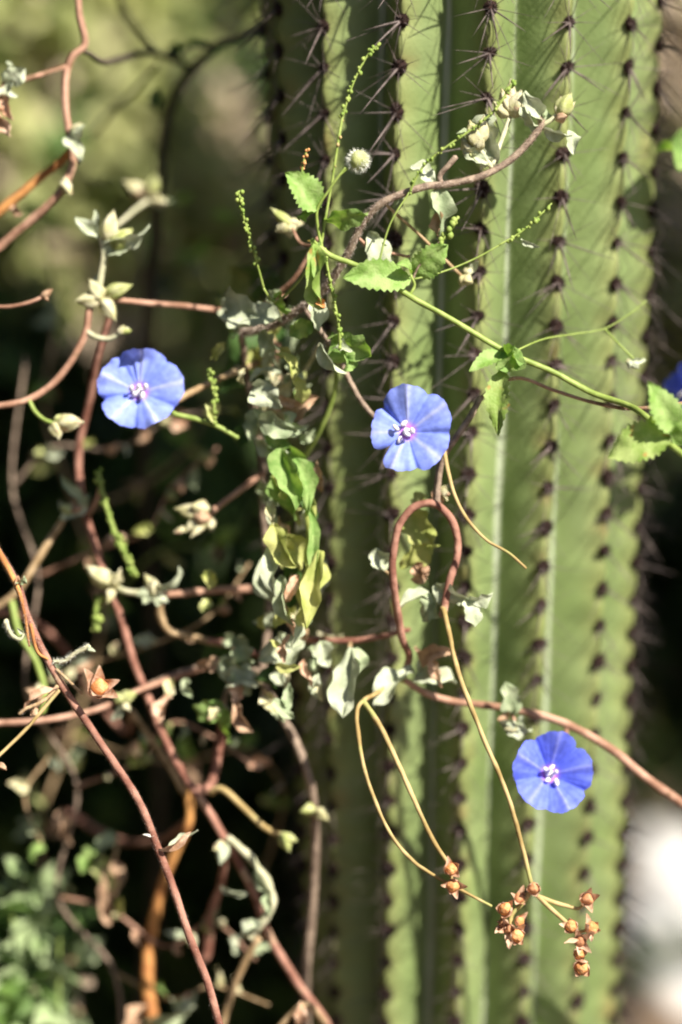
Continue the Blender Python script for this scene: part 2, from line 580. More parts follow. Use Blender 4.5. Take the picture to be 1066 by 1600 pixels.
def flower(parent, c, rad, normal, rays, lobes, seed, label, deep=0.16, gap=None, gapdeep=0.0, hue=0.0, foldray=None, power=0.7, pleat=1.0):
    """funnel flower. rays: image angles (deg) of the five pale mid-petal stripes; lobes: their relative lengths"""
    rnd = random.Random(seed)
    P = at(*c)
    R = px(rad, c[2])
    A = (RGT * normal[0] + UPV * normal[1] - FWD * normal[2]).normalized()
    X = (RGT - A * RGT.dot(A)).normalized()
    Y = A.cross(X)
    rays = [math.radians(a) for a in rays]
    order = sorted(range(5), key=lambda i: rays[i] % (2 * math.pi))
    ra = [rays[i] % (2 * math.pi) for i in order]
    lo = [lobes[i] for i in order]

    def wrap(d):
        return (d + math.pi) % (2 * math.pi) - math.pi
    blue, pale, mag, vio = np.array((0.225, 0.315, 0.92)), np.array((0.55, 0.60, 0.95)), np.array((0.70, 0.22, 0.82)), np.array((0.17, 0.20, 0.88))
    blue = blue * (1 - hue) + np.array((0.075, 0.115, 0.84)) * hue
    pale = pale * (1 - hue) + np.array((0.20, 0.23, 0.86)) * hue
    la = [pleat * rnd.uniform(0.04, 0.24) for _ in range(5)]
    ld = [rnd.uniform(0.4, 2.0) for _ in range(5)]
    na, nr = 140, 16
    V, C, F = [], [], []
    rr = [0.045, 0.06, 0.085] + [0.085 + (1 - 0.085) * (j / nr) for j in range(1, nr + 1)]
    zz = [-0.95, -0.5, -0.16]
    ph = [rnd.uniform(0, 6.28) for _ in range(6)]
    for j, r in enumerate(rr):
        for k in range(na):
            a = 2 * math.pi * k / na
            ds = [wrap(a - q) for q in ra]
            i = min(range(5), key=lambda q: abs(ds[q]))
            d = ds[i]
            nb = (i + 1) % 5 if d > 0 else (i - 1) % 5
            half = abs(wrap(ra[nb] - ra[i])) / 2
            u = min(abs(d) / half, 1)                    # 0 on the stripe, 1 in the notch between lobes
            ll = lo[i] * (1 - 0.5 * u * u) + lo[nb] * 0.5 * u * u
            rim = ll * (1 - 0.07 * u ** 2.4 - 0.05 * ld[min(i, nb) if abs(i - nb) == 1 else 4] * u ** 9 - 0.012 * math.exp(-(d / 0.10) ** 2))
            rim += 0.012 * math.sin(7 * a + ph[0]) + 0.011 * math.sin(19 * a + ph[1]) + 0.006 * math.sin(41 * a + ph[3])
            g = 0.0
            if gap is not None:
                dg = wrap(a - math.radians(gap))
                g = math.exp(-(dg / 0.12) ** 2)
                rim -= gapdeep * g
            s = (r - 0.085) / (1 - 0.085)
            rad_ = r if s <= 0 else 0.085 + (rim - 0.085) * s
            if s <= 0:
                z = zz[j]
            else:
                z = -0.16 + (0.16 + deep) * s ** power
                z += la[i] * s * (1 - u) ** 0.9 - 0.04 * s                 # pleats: a ridge on every stripe
                z += 0.030 * s * s * math.sin(4 * a + ph[2]) - 0.10 * s ** 4
                z += 0.024 * s ** 3 * math.sin(13 * a + ph[4])
                z -= 0.05 * s * ld[min(i, nb) if abs(i - nb) == 1 else 4] * math.exp(-((1 - u) / 0.12) ** 2)
                if foldray is not None:
                    df = wrap(a - math.radians(foldray))
                    kf = math.exp(-(df / 0.36) ** 2)
                    if s > 0.72:
                        z += kf * (s - 0.72) * 1.5
                        rad_ -= kf * (s - 0.72) * 0.42
                    z += 0.05 * s * math.sin(df * 22) * kf
            p = P + (X * math.cos(a) + Y * math.sin(a)) * (rad_ * R) + A * (z * R)
            V.append(p)
            wd = abs(d) * r
            st = math.exp(-(wd / (0.024 + 0.030 * r)) ** 2) * (0.72 if s > 0 else 0)
            col = blue * (1 - 0.12 * u) + vio * 0.12 * u
            col = col * (1 - 0.30 * s * (1 - u)) + pale * 0.30 * s * (1 - u)
            col = col * (1 - st) + pale * 1.04 * st
            th = math.exp(-((r - 0.13) / 0.085) ** 2)
            col = col * (1 - 0.85 * th) + mag * 0.85 * th
            ed = max(0, (s - 0.93) / 0.07)
            col = col * (1 - 0.35 * ed) + vio * 0.35 * ed
            if s <= 0:
                col = np.array((0.70, 0.42, 0.72))
            C.append(np.clip(col * (1 + 0.05 * math.sin(31 * a + ph[5])), 0, 0.95))
    for j in range(len(rr) - 1):
        for k in range(na):
            k2 = (k + 1) % na
            F.append((j * na + k, j * na + k2, (j + 1) * na + k2, (j + 1) * na + k))
    o = build('flower', V, F, M['petal'], parent, pivot=P, cols=C, label=label)
    for i in range(5):
        a = rnd.uniform(0, 0.6) + i * 1.2566
        l = rnd.uniform(0.02, 0.17)
        off_ = rnd.uniform(0.08, 0.24)
        d = X * math.cos(a) * off_ + Y * math.sin(a) * off_
        b0 = P + d * 0.2 * R - A * 0.45 * R
        e0 = P + d * 1.15 * R + A * l * R
        path = spline([b0, b0.lerp(e0, 0.55) + d * 0.1 * R, e0], 5)
        tv, tf = tube_geo(path, [0.030 * R] * len(path), 6)
        sv, sf = sphere_geo(1, 0.060 * R, 0.060 * R, 0.105 * R, 8, 6)
        q = Quaternion((rnd.uniform(-1, 1), rnd.uniform(-1, 1), rnd.uniform(-1, 1)), rnd.uniform(0.6, 1.5))
        n = len(tv)
        tv = tv + [e0 + q @ Vector(v) for v in sv]
        tf = tf + [tuple(z + n for z in f) for f in sf]
        build('stamen', tv, tf, M['stamen'], o, pivot=b0)
    # pistil with pale throat knob
    b0, e0 = P - A * 0.5 * R, P + A * 0.02 * R
    path = spline([b0, b0.lerp(e0, 0.5), e0], 4)
    tv, tf = tube_geo(path, [0.08 * R, 0.08 * R, 0.08 * R, 0.08 * R, 0.085 * R, 0.095 * R, 0.11 * R, 0.115 * R, 0.09 * R][:len(path)], 8, 0.3)
    build('pistil', tv, tf, M['stamen'], o, pivot=b0)
    # green calyx behind the tube
    V, F = [], []
    for i in range(5):
        a0 = i * 1.2566
        for j in range(5):
            s = j / 4
            for k in (-1, 0, 1):
                a = a0 + k * 0.55 * (1 - s) ** 0.7
                r = (0.06 + 0.06 * math.sin(s * 2.4)) * R
                V.append(P + (X * math.cos(a) + Y * math.sin(a)) * r - A * ((0.98 - 0.5 * s) * R))
        n = i * 15
        for j in range(4):
            for k in range(2):
                F.append((n + j * 3 + k, n + j * 3 + k + 1, n + j * 3 + k + 4, n + j * 3 + k + 3))
    build('calyx', V, F, M['lgreydk'], o, pivot=V[0])
    return o, P - A * 0.97 * R


def ground_run(p, x, y):
    """continue a stem from its last point down to the soil at x, y"""
    p = Vector(p)
    g = Vector((x, y, -0.01))
    return [p.lerp(g, 0.35) + Vector((0.01, 0.012, -0.03)), p.lerp(g, 0.7) + Vector((-0.008, 0.004, -0.02)), g]


# ------------------------------------------------------------------ ground and stones
rnd = random.Random(5)
gv, gf = [], []
rings = [0.0] + [0.25 * 1.22 ** i for i in range(46)]
rings = [r for r in rings if r < 1500] + [2000.0]
seg = 48
for i, r in enumerate(rings):
    for k in range(seg):
        a = 2 * math.pi * k / seg
        x, y = r * math.cos(a), r * math.sin(a)
        amp = min(1.0, max(0.0, (r - 1.0) / 8.0))
        z = 0.012 * mnoise.noise(Vector((x * 2.3, y * 2.3, 0))) + amp * 0.25 * mnoise.noise(Vector((x * 0.13, y * 0.13, 3)))
        gv.append((x, y, z))
for i in range(len(rings) - 1):
    for k in range(seg):
        k2 = (k + 1) % seg
        gf.append((i * seg + k, (i + 1) * seg + k, (i + 1) * seg + k2, i * seg + k2))
g = build('ground', gv, gf, M['ground'], None, pivot=(0, 0, 0))
g['kind'] = 'structure'


def rock(name, p, s, m, label, seed, group=None):
    rnd = random.Random(seed)
    V, F = sphere_geo(1, 1, 1, 1, 18, 12)
    e = [rnd.uniform(0.75, 1.2) for _ in range(3)]
    W = []
    for v in V:
        v = Vector(v)
        k = 1 + 0.28 * mnoise.noise(v * 1.3 + Vector((seed, 0, 0))) + 0.10 * mnoise.noise(v * 3.7 + Vector((0, seed, 0)))
        W.append(Vector(p) + Vector((v.x * e[0], v.y * e[1], v.z * 0.72 * e[2])) * s * k)
    o = build(name, W, F, M[m], None, pivot=p)
    o['label'] = label
    o['category'] = 'rock'
    if group:
        o['group'] = group
    return o


# ------------------------------------------------------------------ the cactus
def cactus():
    top = at(722, 0, 78)
    bot = at(724, 1600, 156)
    slope = (top - bot) / (top.z - bot.z)

    def axis(z):
        return bot + slope * (z - bot.z)

    zs = [-0.02, 0.10, bot.z, 0.47, top.z, 0.95, 1.30, 1.42, 1.47, 1.49]
    rs = [0.048, 0.052, 0.0565, 0.0625, 0.0675, 0.0680, 0.0600, 0.045, 0.022, 0.004]

    def RAD(z):
        return float(np.interp(z, zs, rs))

    NR = 15

    def theta0(z):                       # direction of rib 0, degrees right of the camera side
        return 5.0 - 11.0 * (top.z - z) / (top.z - bot.z) if z < top.z else 5.0

    root = thing('columnar_cactus', 'tall green ribbed cactus column with rows of dark spiny areoles behind the vines', 'cactus', axis(0))
    # areole heights on each rib
    def spacing(z):
        return 0.0112 + 0.0032 * min(max((z - bot.z) / (top.z - bot.z), 0), 1)
    ribs = {}
    rnd = random.Random(11)
    first = {0: 75, 1: 100, 2: 105, -1: 98, -2: 105, 3: 150, -3: 85}
    for rib in range(NR):
        k = rib if rib <= 7 else rib - NR
        z = at(755, first.get(k, 60), 40).z
        L = [z]
        q = z
        while q < 1.4:
            q += spacing(q) * rnd.uniform(0.93, 1.07)
            L.append(q)
        q = z
        while q > 0.03:
            q -= spacing(q) * rnd.uniform(0.93, 1.07)
            L.append(q)
        ribs[k] = sorted(L)

    def surf(k, phi, z):
        """point on the skin; k rib index, phi -0.5..0.5 across the rib"""
        R = RAD(z)
        a = abs(phi) * 2
        # rounded crest, straight flanks, narrow groove
        prof = 1 - 0.225 * a ** 1.2
        if a > 0.90:
            prof = 1 - 0.225 * 0.90 ** 1.2 - 0.012 * (a - 0.90) / 0.10
        L = ribs[k]
        i = np.searchsorted(L, z)
        d = min(abs(z - L[min(i, len(L) - 1)]), abs(z - L[max(i - 1, 0)])) / spacing(z)
        bulge = 0.020 * (0.5 - 0.5 * math.cos(2 * math.pi * min(d, 0.5) * 1.0)) * max(0, 1 - a * 1.3)
        sway = 1.3 * math.sin(z * 23 + k * 2.1) + 0.7 * math.sin(z * 61 + k)
        th = math.radians(theta0(z) + (k + phi) * 360 / NR + sway * 0.45)
        rr = R * (prof + bulge - 0.014)
        rr *= 1 + 0.012 * mnoise.noise(Vector((th * 9, z * 55, 2)))
        c = axis(z)
        return Vector((c.x + rr * math.sin(th), c.y - rr * math.cos(th), z)), d, a

    zl = list(np.linspace(-0.02, 0.20, 20)) + list(np.linspace(0.203, 0.72, 300)) + list(np.linspace(0.725, 1.49, 90))
    PH = [-0.5, -0.478, -0.455, -0.43, -0.38, -0.31, -0.23, -0.15, -0.09, -0.04, 0.0, 0.04, 0.09, 0.15, 0.23, 0.31, 0.38, 0.43, 0.455, 0.478]
    V, C, F = [], [], []
    ks = sorted(ribs)
    per = len(PH) * NR
    skin, skin2 = np.array((0.155, 0.219, 0.068)), np.array((0.252, 0.313, 0.134))
    yel, valley, scar = np.array((0.31, 0.30, 0.10)), np.array((0.46, 0.50, 0.38)), np.array((0.34, 0.22, 0.09))
    for z in zl:
        for k in ks:
            for phi in PH:
                p, d, a = surf(k, phi, z)
                V.append(p)
                n1 = 0.5 + 0.5 * mnoise.noise(p * 38)
                col = skin * (1 - n1) + skin2 * n1
                crest = max(0, 1 - a / 0.42)
                near = math.exp(-(d / 0.30) ** 2)
                col = col * (1 - 0.55 * crest) + yel * 0.55 * crest * (0.75 + 0.25 * near) + col * 0.55 * crest * 0.25 * (1 - near)
                sc = max(0, mnoise.noise(p * 95 + Vector((4, 1, 0))) - 0.30) * 1.6 * crest
                col = col * (1 - sc) + scar * sc
                va = min(1.0, max(0.0, (a - 0.905) / 0.05)) * (0.66 + 0.38 * mnoise.noise(Vector((k * 7, p.z * 60, 1))))
                col = col * (1 - va) + valley * va
                C.append(np.clip(col, 0.01, 0.9))
    for i in range(len(zl) - 1):
        for j in range(per):
            j2 = (j + 1) % per
            F.append((i * per + j, i * per + j2, (i + 1) * per + j2, (i + 1) * per + j))
    build('stem', V, F, M['cactus'], root, pivot=axis(0), cols=C)

    # areole cushions: rough dark wool, shared mesh
    pads = []
    for s in range(3):
        SV, SF = sphere_geo(1, 1, 1, 0.6, 14, 9)
        W = []
        for v in SV:
            v = Vector(v)
            W.append(v * (1 + 0.38 * mnoise.noise(v * 3.1 + Vector((s * 5, 0, 0))) + 0.22 * mnoise.noise(v * 8 + Vector((0, s * 3, 0)))))
        # short wool tufts
        r2 = random.Random(s)
        for _ in range(70):
            d = Vector((r2.gauss(0, 1), r2.gauss(0, 1), abs(r2.gauss(0, 0.8)))).normalized()
            t = d.orthogonal().normalized() * 0.10
            n = len(W)
            b = Vector((d.x, d.y, d.z * 0.6)) * 0.85
            W += [b - t, b + t, b + d * r2.uniform(0.35, 0.75)]
            SF = SF + [(n, n + 1, n + 2)]
        pads.append(shared('areole', (W, SF), 'areole'))
    # spine: slender tapered needle along +Z, unit length
    sv, sf = tube_geo([Vector((0.010 * math.sin(i * 0.55), 0, i / 7)) for i in range(8)], [0.030, 0.029, 0.027, 0.024, 0.020, 0.015, 0.010, 0.003], 6)
    spine_me = shared('spine', (sv, sf), 'spine')
    spv = np.array([tuple(v) for v in sv])

    lo, hi = 0.255, 0.685
    inner, mass_pts = [], []
    for k in ks:
        for z in ribs[k]:
            if z < 0.10 or z > 1.0:
                continue
            p, _, _ = surf(k, 0.0, z)
            th = math.radians(theta0(z) + k * 24)
            if abs(math.degrees(th)) > 125:
                continue
            nrm = Vector((math.sin(th), -math.cos(th), 0.05)).normalized()
            rec = (k, z, p, nrm)
            (inner if lo < z < hi and abs(math.degrees(th)) < 100 else mass_pts).append(rec)
    inner.sort(key=lambda r: (abs(r[0] - 0.4) > 2.2, -r[1]))
    SP_V, SP_F, nmade = [], [], 0
    AR_V, AR_F = [], []
    for idx, (k, z, p, nrm) in enumerate(inner + mass_pts):
        r2 = random.Random(int(z * 1e6) + k)
        q = nrm.to_track_quat('Z', 'Y')
        size = 0.0021 * r2.uniform(0.85, 1.15)
        is_part = idx < len(inner)
        base = p + nrm * 0.0004
        mw = Matrix.LocRotScale(base, q @ Quaternion((0, 0, 1), r2.uniform(0, 6.28)), Vector((size * r2.uniform(0.85, 1.1), size * r2.uniform(0.9, 1.3), size)))
        ao = None
        if is_part:
            ao = bpy.data.objects.new('areole', pads[r2.randrange(3)])
            COL.objects.link(ao)
            ao.parent = root
            ao.matrix_local = Matrix.Translation(-WLOC[root]) @ mw
        else:
            n = len(AR_V)
            me = pads[0]
            AR_V += [mw @ v.co for v in me.vertices]
            AR_F += [tuple(i + n for i in f.vertices) for f in me.polygons]
        # spines: a stout central one pointing down and out, thinner radials all round
        age = min(max((z - 0.36) / 0.20, 0), 1)          # old areoles low on the column have lost and worn spines
        old = 0.74 + 0.26 * age
        sp = []
        tx = Vector((math.cos(th := math.radians(theta0(z) + k * 24)), math.sin(th), 0))
        tz = Vector((0, 0, 1))
        sp.append((nrm * 0.85 + tz * r2.uniform(-1.0, -0.35) + tx * r2.uniform(-0.7, 0.6), r2.uniform(0.015, 0.023), 1.0))
        if r2.random() < 0.75:
            sp.append((nrm * 0.55 + tz * r2.uniform(-0.7, 0.1) + tx * r2.uniform(0.6, 1.3) * r2.choice([-1, -1, 1]), r2.uniform(0.013, 0.021), 0.85))
        m = r2.randrange(7, 10)
        a0 = r2.uniform(0, 6.28)
        for i in range(m):
            a = a0 + 2 * math.pi * i / m + r2.uniform(-.3, .3)
            ln = r2.uniform(0.011, 0.020) * (1.15 if math.sin(a) < 0 else 0.8)
            sp.append((nrm * r2.uniform(0.25, 0.7) + tx * math.cos(a) + tz * math.sin(a), ln, 0.43))
        for d, ln, fat in sp:
            if r2.random() > 0.74 + 0.26 * age:
                continue
            fat *= 0.7 + 0.3 * age
            ln *= old * r2.uniform(0.75, 1.1)
            d = d.normalized()
            ww = 0.0125 * fat
            ms = Matrix.LocRotScale(base + nrm * 0.0006, d.to_track_quat('Z', 'Y') @ Quaternion((0, 0, 1), r2.uniform(0, 6.28)), Vector((ww, ww, ln)))
            if is_part and nmade < 297:
                s = bpy.data.objects.new('spine', spine_me)
                COL.objects.link(s)
                s.parent = ao
                s.matrix_local = mw.inverted() @ ms
                nmade += 1
            else:
                n = len(SP_V)
                A = np.array(ms)
                SP_V.extend((spv @ A[:3, :3].T + A[:3, 3]).tolist())
                SP_F += [tuple(i + n for i in f) for f in sf]
    build('spine_mass', SP_V, SP_F, M['spine'], root, pivot=axis(0), kind='stuff')
    build('areole_mass', AR_V, AR_F, M['areole'], root, pivot=axis(0), kind='stuff')
    return root, axis(0)


CACT, CBASE = cactus()
# unseen columns added to the right, out of view, to shade the thicket
for i, (x, y, hz, rz, lab) in enumerate([(0.232, 0.085, 0.78, 0.6, 'added unseen cactus column next to the spiny column, shading the thicket'), (0.325, 0.175, 0.80, 2.0, 'second added unseen cactus column, shading the thicket'), (0.42, 0.27, 0.76, 3.3, 'third added unseen cactus column, shading the thicket'), (0.515, 0.36, 0.78, 4.1, 'outermost added unseen cactus column, shading the thicket, farthest from the vines')]):
    r_ = thing('columnar_cactus', lab, 'cactus', (x, y, 0))
    r_.rotation_euler = (0, 0, rz)
    r_.scale = (1, 1, hz)
    for ch in CACT.children:
        if ch.name.split('.')[0] in ('stem', 'spine_mass', 'areole_mass'):
            c_ = ch.copy()
            COL.objects.link(c_)
            c_.parent = r_


# ------------------------------------------------------------------ shrubs behind
def leaf_cloud(center, rad, n, size, seed, clumps=40, shell=0.25, cr=0.22, aspect=0.55, nm=3, weights=None, bias=0.0):
    r = np.random.default_rng(seed)
    c = np.asarray(center, float)
    rad = np.asarray(rad, float)
    d = r.normal(size=(clumps, 3))
    d /= np.linalg.norm(d, axis=1)[:, None]
    cc = d * (r.random((clumps, 1)) ** shell)
    pick = r.integers(0, clumps, n)
    loc = r.normal(size=(n, 3)) * 0.5
    P = cc[pick] * (1 - cr) + loc * cr
    P = c + P * rad
    P = P[P[:, 2] > 0.01]
    n = len(P)
    pick = pick[:n]
    nn = r.normal(size=(n, 3)) + np.array(SUN_DIR) * bias * 1.6
    nn /= np.linalg.norm(nn, axis=1)[:, None]
    a = r.normal(size=(n, 3))
    a -= nn * (a * nn).sum(1)[:, None]
    a /= np.linalg.norm(a, axis=1)[:, None]
    b = np.cross(nn, a)
    L = size * r.uniform(0.6, 1.3, (n, 1))
    W = L * aspect * 0.5
    V = np.stack([P, P + a * L * 0.45 + b * W + nn * W * 0.4, P + a * L, P + a * L * 0.45 - b * W + nn * W * 0.4], 1).reshape(-1, 3)
    F = np.arange(4 * n).reshape(n, 4)
    w = np.asarray(weights if weights else [1 / nm] * nm, float)
    w /= w.sum()
    cm = r.choice(nm, clumps, p=w)
    mi = np.where(r.random(n) < 0.7, cm[pick % clumps], r.choice(nm, n, p=w))
    return V, F, mi


def shrub(name, label, base, center, rad, n, size, mats, seed, weights=None, clumps=40, cat='shrub', twigs=9, tr=0.008, aspect=0.55, bark='darkbark', shell=0.25, cr=0.22, group=None, bias=0.0):
    base = Vector(base)
    root = thing(name, label, cat, base, group)
    r = random.Random(seed)
    TV, TF = [], []
    c = Vector(center)
    for i in range(twigs):
        e = c + Vector((r.uniform(-.8, .8) * rad[0], r.uniform(-.8, .8) * rad[1], r.uniform(-0.4, .85) * rad[2]))
        p = spline([base + Vector((r.uniform(-1, 1) * tr * 2, r.uniform(-1, 1) * tr * 2, -0.02)), base.lerp(e, 0.4) + Vector((r.uniform(-.1, .1) * rad[0], r.uniform(-.1, .1) * rad[1], 0.12 * rad[2])), e], 6)
        k = len(p)
        v, f = tube_geo(p, [tr * (1 - 0.8 * j / (k - 1)) for j in range(k)], 7, 0.15, i)
        n0 = len(TV)
        TV += v
        TF += [tuple(z + n0 for z in q) for q in f]
    build('branches', TV, TF, M[bark], root, pivot=base)
    V, F, mi = leaf_cloud(center, rad, n, size, seed, clumps, shell, cr, aspect, len(mats), weights, bias)
    build('crown', V, F, [M[m] for m in mats], root, pivot=base, smooth=False, midx=mi, kind='stuff')
    return root


# sunlit bushes behind, seen past the left and right of the cactus
shrub('desert_shrub', 'sunlit olive green bush blurred behind the arching brown stem', (-0.20, 0.62, 0), (-0.16, 0.60, 0.53), (0.24, 0.10, 0.24), 5200, 0.026, ['bolive', 'blight', 'bpink', 'bgreen'], 47, [4, 8, 2, 1], clumps=150, tr=0.004, cr=0.085, bias=1.6)
shrub('desert_shrub', 'wide dark green bush standing farthest behind the cactus', (0.0, 1.25, 0), (0.0, 1.25, 0.42), (0.75, 0.2, 0.46), 15000, 0.035, ['bdark', 'bgreen', 'bolive'], 22, [5, 3, 1], clumps=160, tr=0.006)
shrub('desert_shrub', 'tan and green dry bush blurred beyond the right edge of the cactus', (0.30, 0.85, 0), (0.26, 0.85, 0.50), (0.15, 0.16, 0.18), 2400, 0.034, ['bpink', 'bolive', 'blight'], 23, [4, 2, 6], clumps=40, tr=0.004, bias=1.8)
# shaded thicket
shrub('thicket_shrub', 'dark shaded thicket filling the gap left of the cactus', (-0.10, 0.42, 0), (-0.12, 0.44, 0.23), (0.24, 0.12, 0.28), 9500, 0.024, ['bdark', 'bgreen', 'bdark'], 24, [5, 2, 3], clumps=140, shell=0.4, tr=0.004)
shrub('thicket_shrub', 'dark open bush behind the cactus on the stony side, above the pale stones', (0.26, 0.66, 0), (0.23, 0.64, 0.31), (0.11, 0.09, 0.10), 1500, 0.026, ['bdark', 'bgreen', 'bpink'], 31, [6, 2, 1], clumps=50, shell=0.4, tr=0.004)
shrub('thicket_shrub', 'dark low bush behind the pale stones', (0.27, 1.36, 0), (0.27, 1.36, 0.10), (0.14, 0.05, 0.14), 1600, 0.024, ['bdark', 'bgreen', 'bpink'], 25, [5, 2, 1], clumps=80, shell=0.4, tr=0.004)  # mostly dark leaf colours stand in for shade on this sunlit bush
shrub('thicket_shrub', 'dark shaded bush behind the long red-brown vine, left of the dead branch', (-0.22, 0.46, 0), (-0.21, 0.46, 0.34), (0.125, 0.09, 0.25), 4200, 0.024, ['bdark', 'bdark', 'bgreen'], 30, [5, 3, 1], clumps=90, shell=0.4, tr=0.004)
shrub('dry_weed', 'low dry weed growing among the pale stones right of the cactus foot', (0.205, 0.90, 0), (0.205, 0.90, 0.02), (0.045, 0.03, 0.022), 160, 0.022, ['bdark', 'bgreen', 'bpink'], 33, [4, 2, 2], clumps=22, twigs=8, tr=0.0012, cat='weed', shell=0.4, cr=0.25)
# unseen bushes added left of and behind the camera to block sky light
shrub('thicket_shrub', 'added unseen dark bush blocking sky light, left of the arching stems', (-0.58, 0.0, 0), (-0.58, 0.0, 0.80), (0.32, 0.75, 0.95), 11000, 0.055, ['bdark', 'bdark'], 28, [3, 2], clumps=150, shell=0.4, tr=0.008)
shrub('thicket_shrub', 'added unseen dark bush blocking sky light, facing the cactus from behind the camera', (-0.75, -1.5, 0), (-0.75, -1.5, 0.9), (0.75, 0.40, 1.1), 11000, 0.075, ['bdark', 'bdark'], 29, [3, 2], clumps=150, shell=0.4, tr=0.01)
# greyish herb at the lower left
p0 = at(50, 1485, 126)
shrub('leafy_herb', 'soft grey-green leafy herb, out of focus, below the capsule stem', (p0.x, p0.y + 0.01, 0), tuple(p0 + Vector((-0.008, 0, -0.012))), (0.026, 0.022, 0.046), 620, 0.014, ['bgreygreen', 'bgreygreen', 'bgreen', 'bpink'], 27, [4, 4, 4, 2], clumps=26, twigs=7, tr=0.0014, cat='herb', bark='green', shell=0.35, cr=0.3, bias=0.8)

# pale stones on the soil at the far right
STONES = [(1046, 1340, 0.032, 'rock', 'rounded pale grey stone, upper of the blurred bright stones right of the cactus foot'),
          (1052, 1460, 0.046, 'rock', 'largest pale stone lying right of the cactus foot'),
          (1000, 1345, 0.015, 'rock', 'small pale stone close behind the cactus edge'),
          (1040, 1580, 0.018, 'rockbrown', 'brown stone lowest beside the cactus foot'),
          (985, 1530, 0.015, 'rockbrown', 'small brown stone close against the cactus edge'),
          (1010, 1440, 0.022, 'rockbrown', 'brown stone wedged between the pale stones'),
          (1066, 1400, 0.02, 'rockbrown', 'brown stone above the largest pale stone'),
          (1062, 1560, 0.026, 'rock', 'pale stone below the largest pale stone'),
          (985, 1450, 0.02, 'rock', 'pale stone partly behind the cactus edge'),
          (1030, 1255, 0.03, 'rockbrown', 'wide brown stone behind the pale stones')]
for i, (x, y, s, m, lab) in enumerate(STONES):
    d = at(x, y, 0) - CAM
    g = CAM + d * ((0.01 - CAM.z) / d.z)
    rock('stone', (g.x, g.y, s * 0.35), s, m, lab, 40 + i)

# ------------------------------------------------------------------ 1 hairy red stem with dry capsule (sharp, lower left)
e = at(347, 1606, 0)
gr = ground_run(e, 0.0, 0.02)
V1 = thing('hairy_vine', 'sharp hairy red stem with an orange dry capsule, crossing the lower left', 'vine', gr[-1])
stem(V1, [(-12, 845, 0), (8, 880, 0), (28, 918, 0), (42, 960, 0), (62, 1005, 0), (95, 1068, 0), (150, 1150, 0), (210, 1242, 0), (245, 1325, 0), (285, 1432, 0), (347, 1606, 0)] + gr, 6.0, 6.8, 'red', hair=4200, hairlen=0.0009, n=10)
stem(V1, [(-14, 842, -1), (8, 880, -1.5), (27, 918, -1.6), (38, 958, -1.6), (46, 1010, -0.5)], 6.5, 1.5, 'orange', name='side_stem', hair=700, hairlen=0.0008)
stem(V1, [(48, 975, -1), (60, 1020, -1), (75, 1030, -1)], 3, 2, 'orange', name='side_stem')
stem(V1, [(84, 1034, -1), (100, 1034, -2), (120, 1020, -3), (140, 1010, -4)], 3.0, 4.0, 'palestem', name='twig', hair=300, hmat='hairwhite')
bud(V1, (136, 1013, -4), (149, 1018, -5), 'lgrey', 0.8)
stem(V1, [(88, 1046, -1), (105, 1062, -2), (128, 1084, -3)], 2.6, 2.2, 'tan', name='pedicel', hair=200)
capsule(V1, (156, 1073, -4), 15, (0.30, 0.45, -0.85), 0, 1, 3, 5, sep=1.25, label='ripe orange capsule held in five flared papery sepals')
leaf(V1, (30, 912, -1), (38, 900, -3), 14, 'lgreydk', 0.3, 0.6, 0.2)
leaf(V1, (24, 915, -1), (28, 898, -3), 10, 'sepaldry', 0.6, 0.6, 0.2)
stem(V1, [(38, 988, 0), (32, 998, -1), (18, 992, -2), (10, 978, -3), (8, 970, -3)], 2.4, 4.5, 'palestem', name='twig', hair=260, hmat='hairwhite')
leaf(V1, (36, 990, 0), (26, 980, -3), 7, 'lgrey', 0.3, 0.7, 0.2)
stem(V1, [(92, 1078, 0), (70, 1105, -1), (40, 1140, -2), (-15, 1192, -4)], 3.6, 2.6, 'straw', name='side_stem')
stem(V1, [(90, 1072, -1), (75, 1090, -3), (60, 1100, -4), (40, 1108, -5), (30, 1116, -5)], 3.6, 2.4, 'tan', name='twig', hair=200)
leaves(V1, """
88 1074 -2 40 1112 -4 17 sepaldry 0.9 0.8 0.15
55 1102 -4 48 1118 -4 12 ldry -0.5 0.8 0.3
246 1326 -1 300 1300 -3 15 sepaldry 0.6 0.9 0.12
262 1322 -2 309 1296 -3 12 lgrey -0.8 0.8 -0.1
240 1308 0 222 1305 -2 4 hairwhite 0.5 0.2 0.1
""")
stem(V1, [(-16, 1195, 4), (0, 1196, 3), (6, 1200, 3)], 3, 4, 'ldry', name='twig')
bud(V1, (-2, 1192, 3), (10, 1203, 2), 'ldry', 0.9)

# ------------------------------------------------------------------ 2 long brown-red vine with the first flower
e = at(515, 1612, 70)
gr = ground_run(e, 0.02, 0.20)
V2 = thing('flowering_vine', 'long red-brown vine behind the sharp stem, bearing the blue flower against the dark thicket', 'vine', gr[-1])
stem(V2, [(172, 488, 42), (160, 540, 48), (140, 620, 58), (124, 690, 64), (122, 745, 66), (140, 830, 60), (165, 905, 56), (190, 968, 56), (215, 1050, 56), (245, 1130, 56), (300, 1225, 56), (350, 1310, 58), (395, 1392, 60), (420, 1455, 62), (460, 1530, 66), (515, 1612, 70)] + gr, 6.6, 7.6, 'red')
stem(V2, [(-20, 634, 30), (40, 624, 32), (80, 600, 34), (112, 562, 36), (134, 520, 38), (140, 480, 38), (152, 464, 38), (172, 488, 42)], 5.5, 6, 'pinkbrown', name='side_stem')
stem(V2, [(152, 462, 38), (158, 425, 37), (162, 395, 36), (158, 372, 36)], 5.5, 5.5, 'palestem', name='side_stem')
stem(V2, [(165, 468, 38), (230, 474, 40), (290, 480, 42), (350, 487, 44), (400, 496, 46)], 4.8, 5.2, 'pinkbrown', name='side_stem')
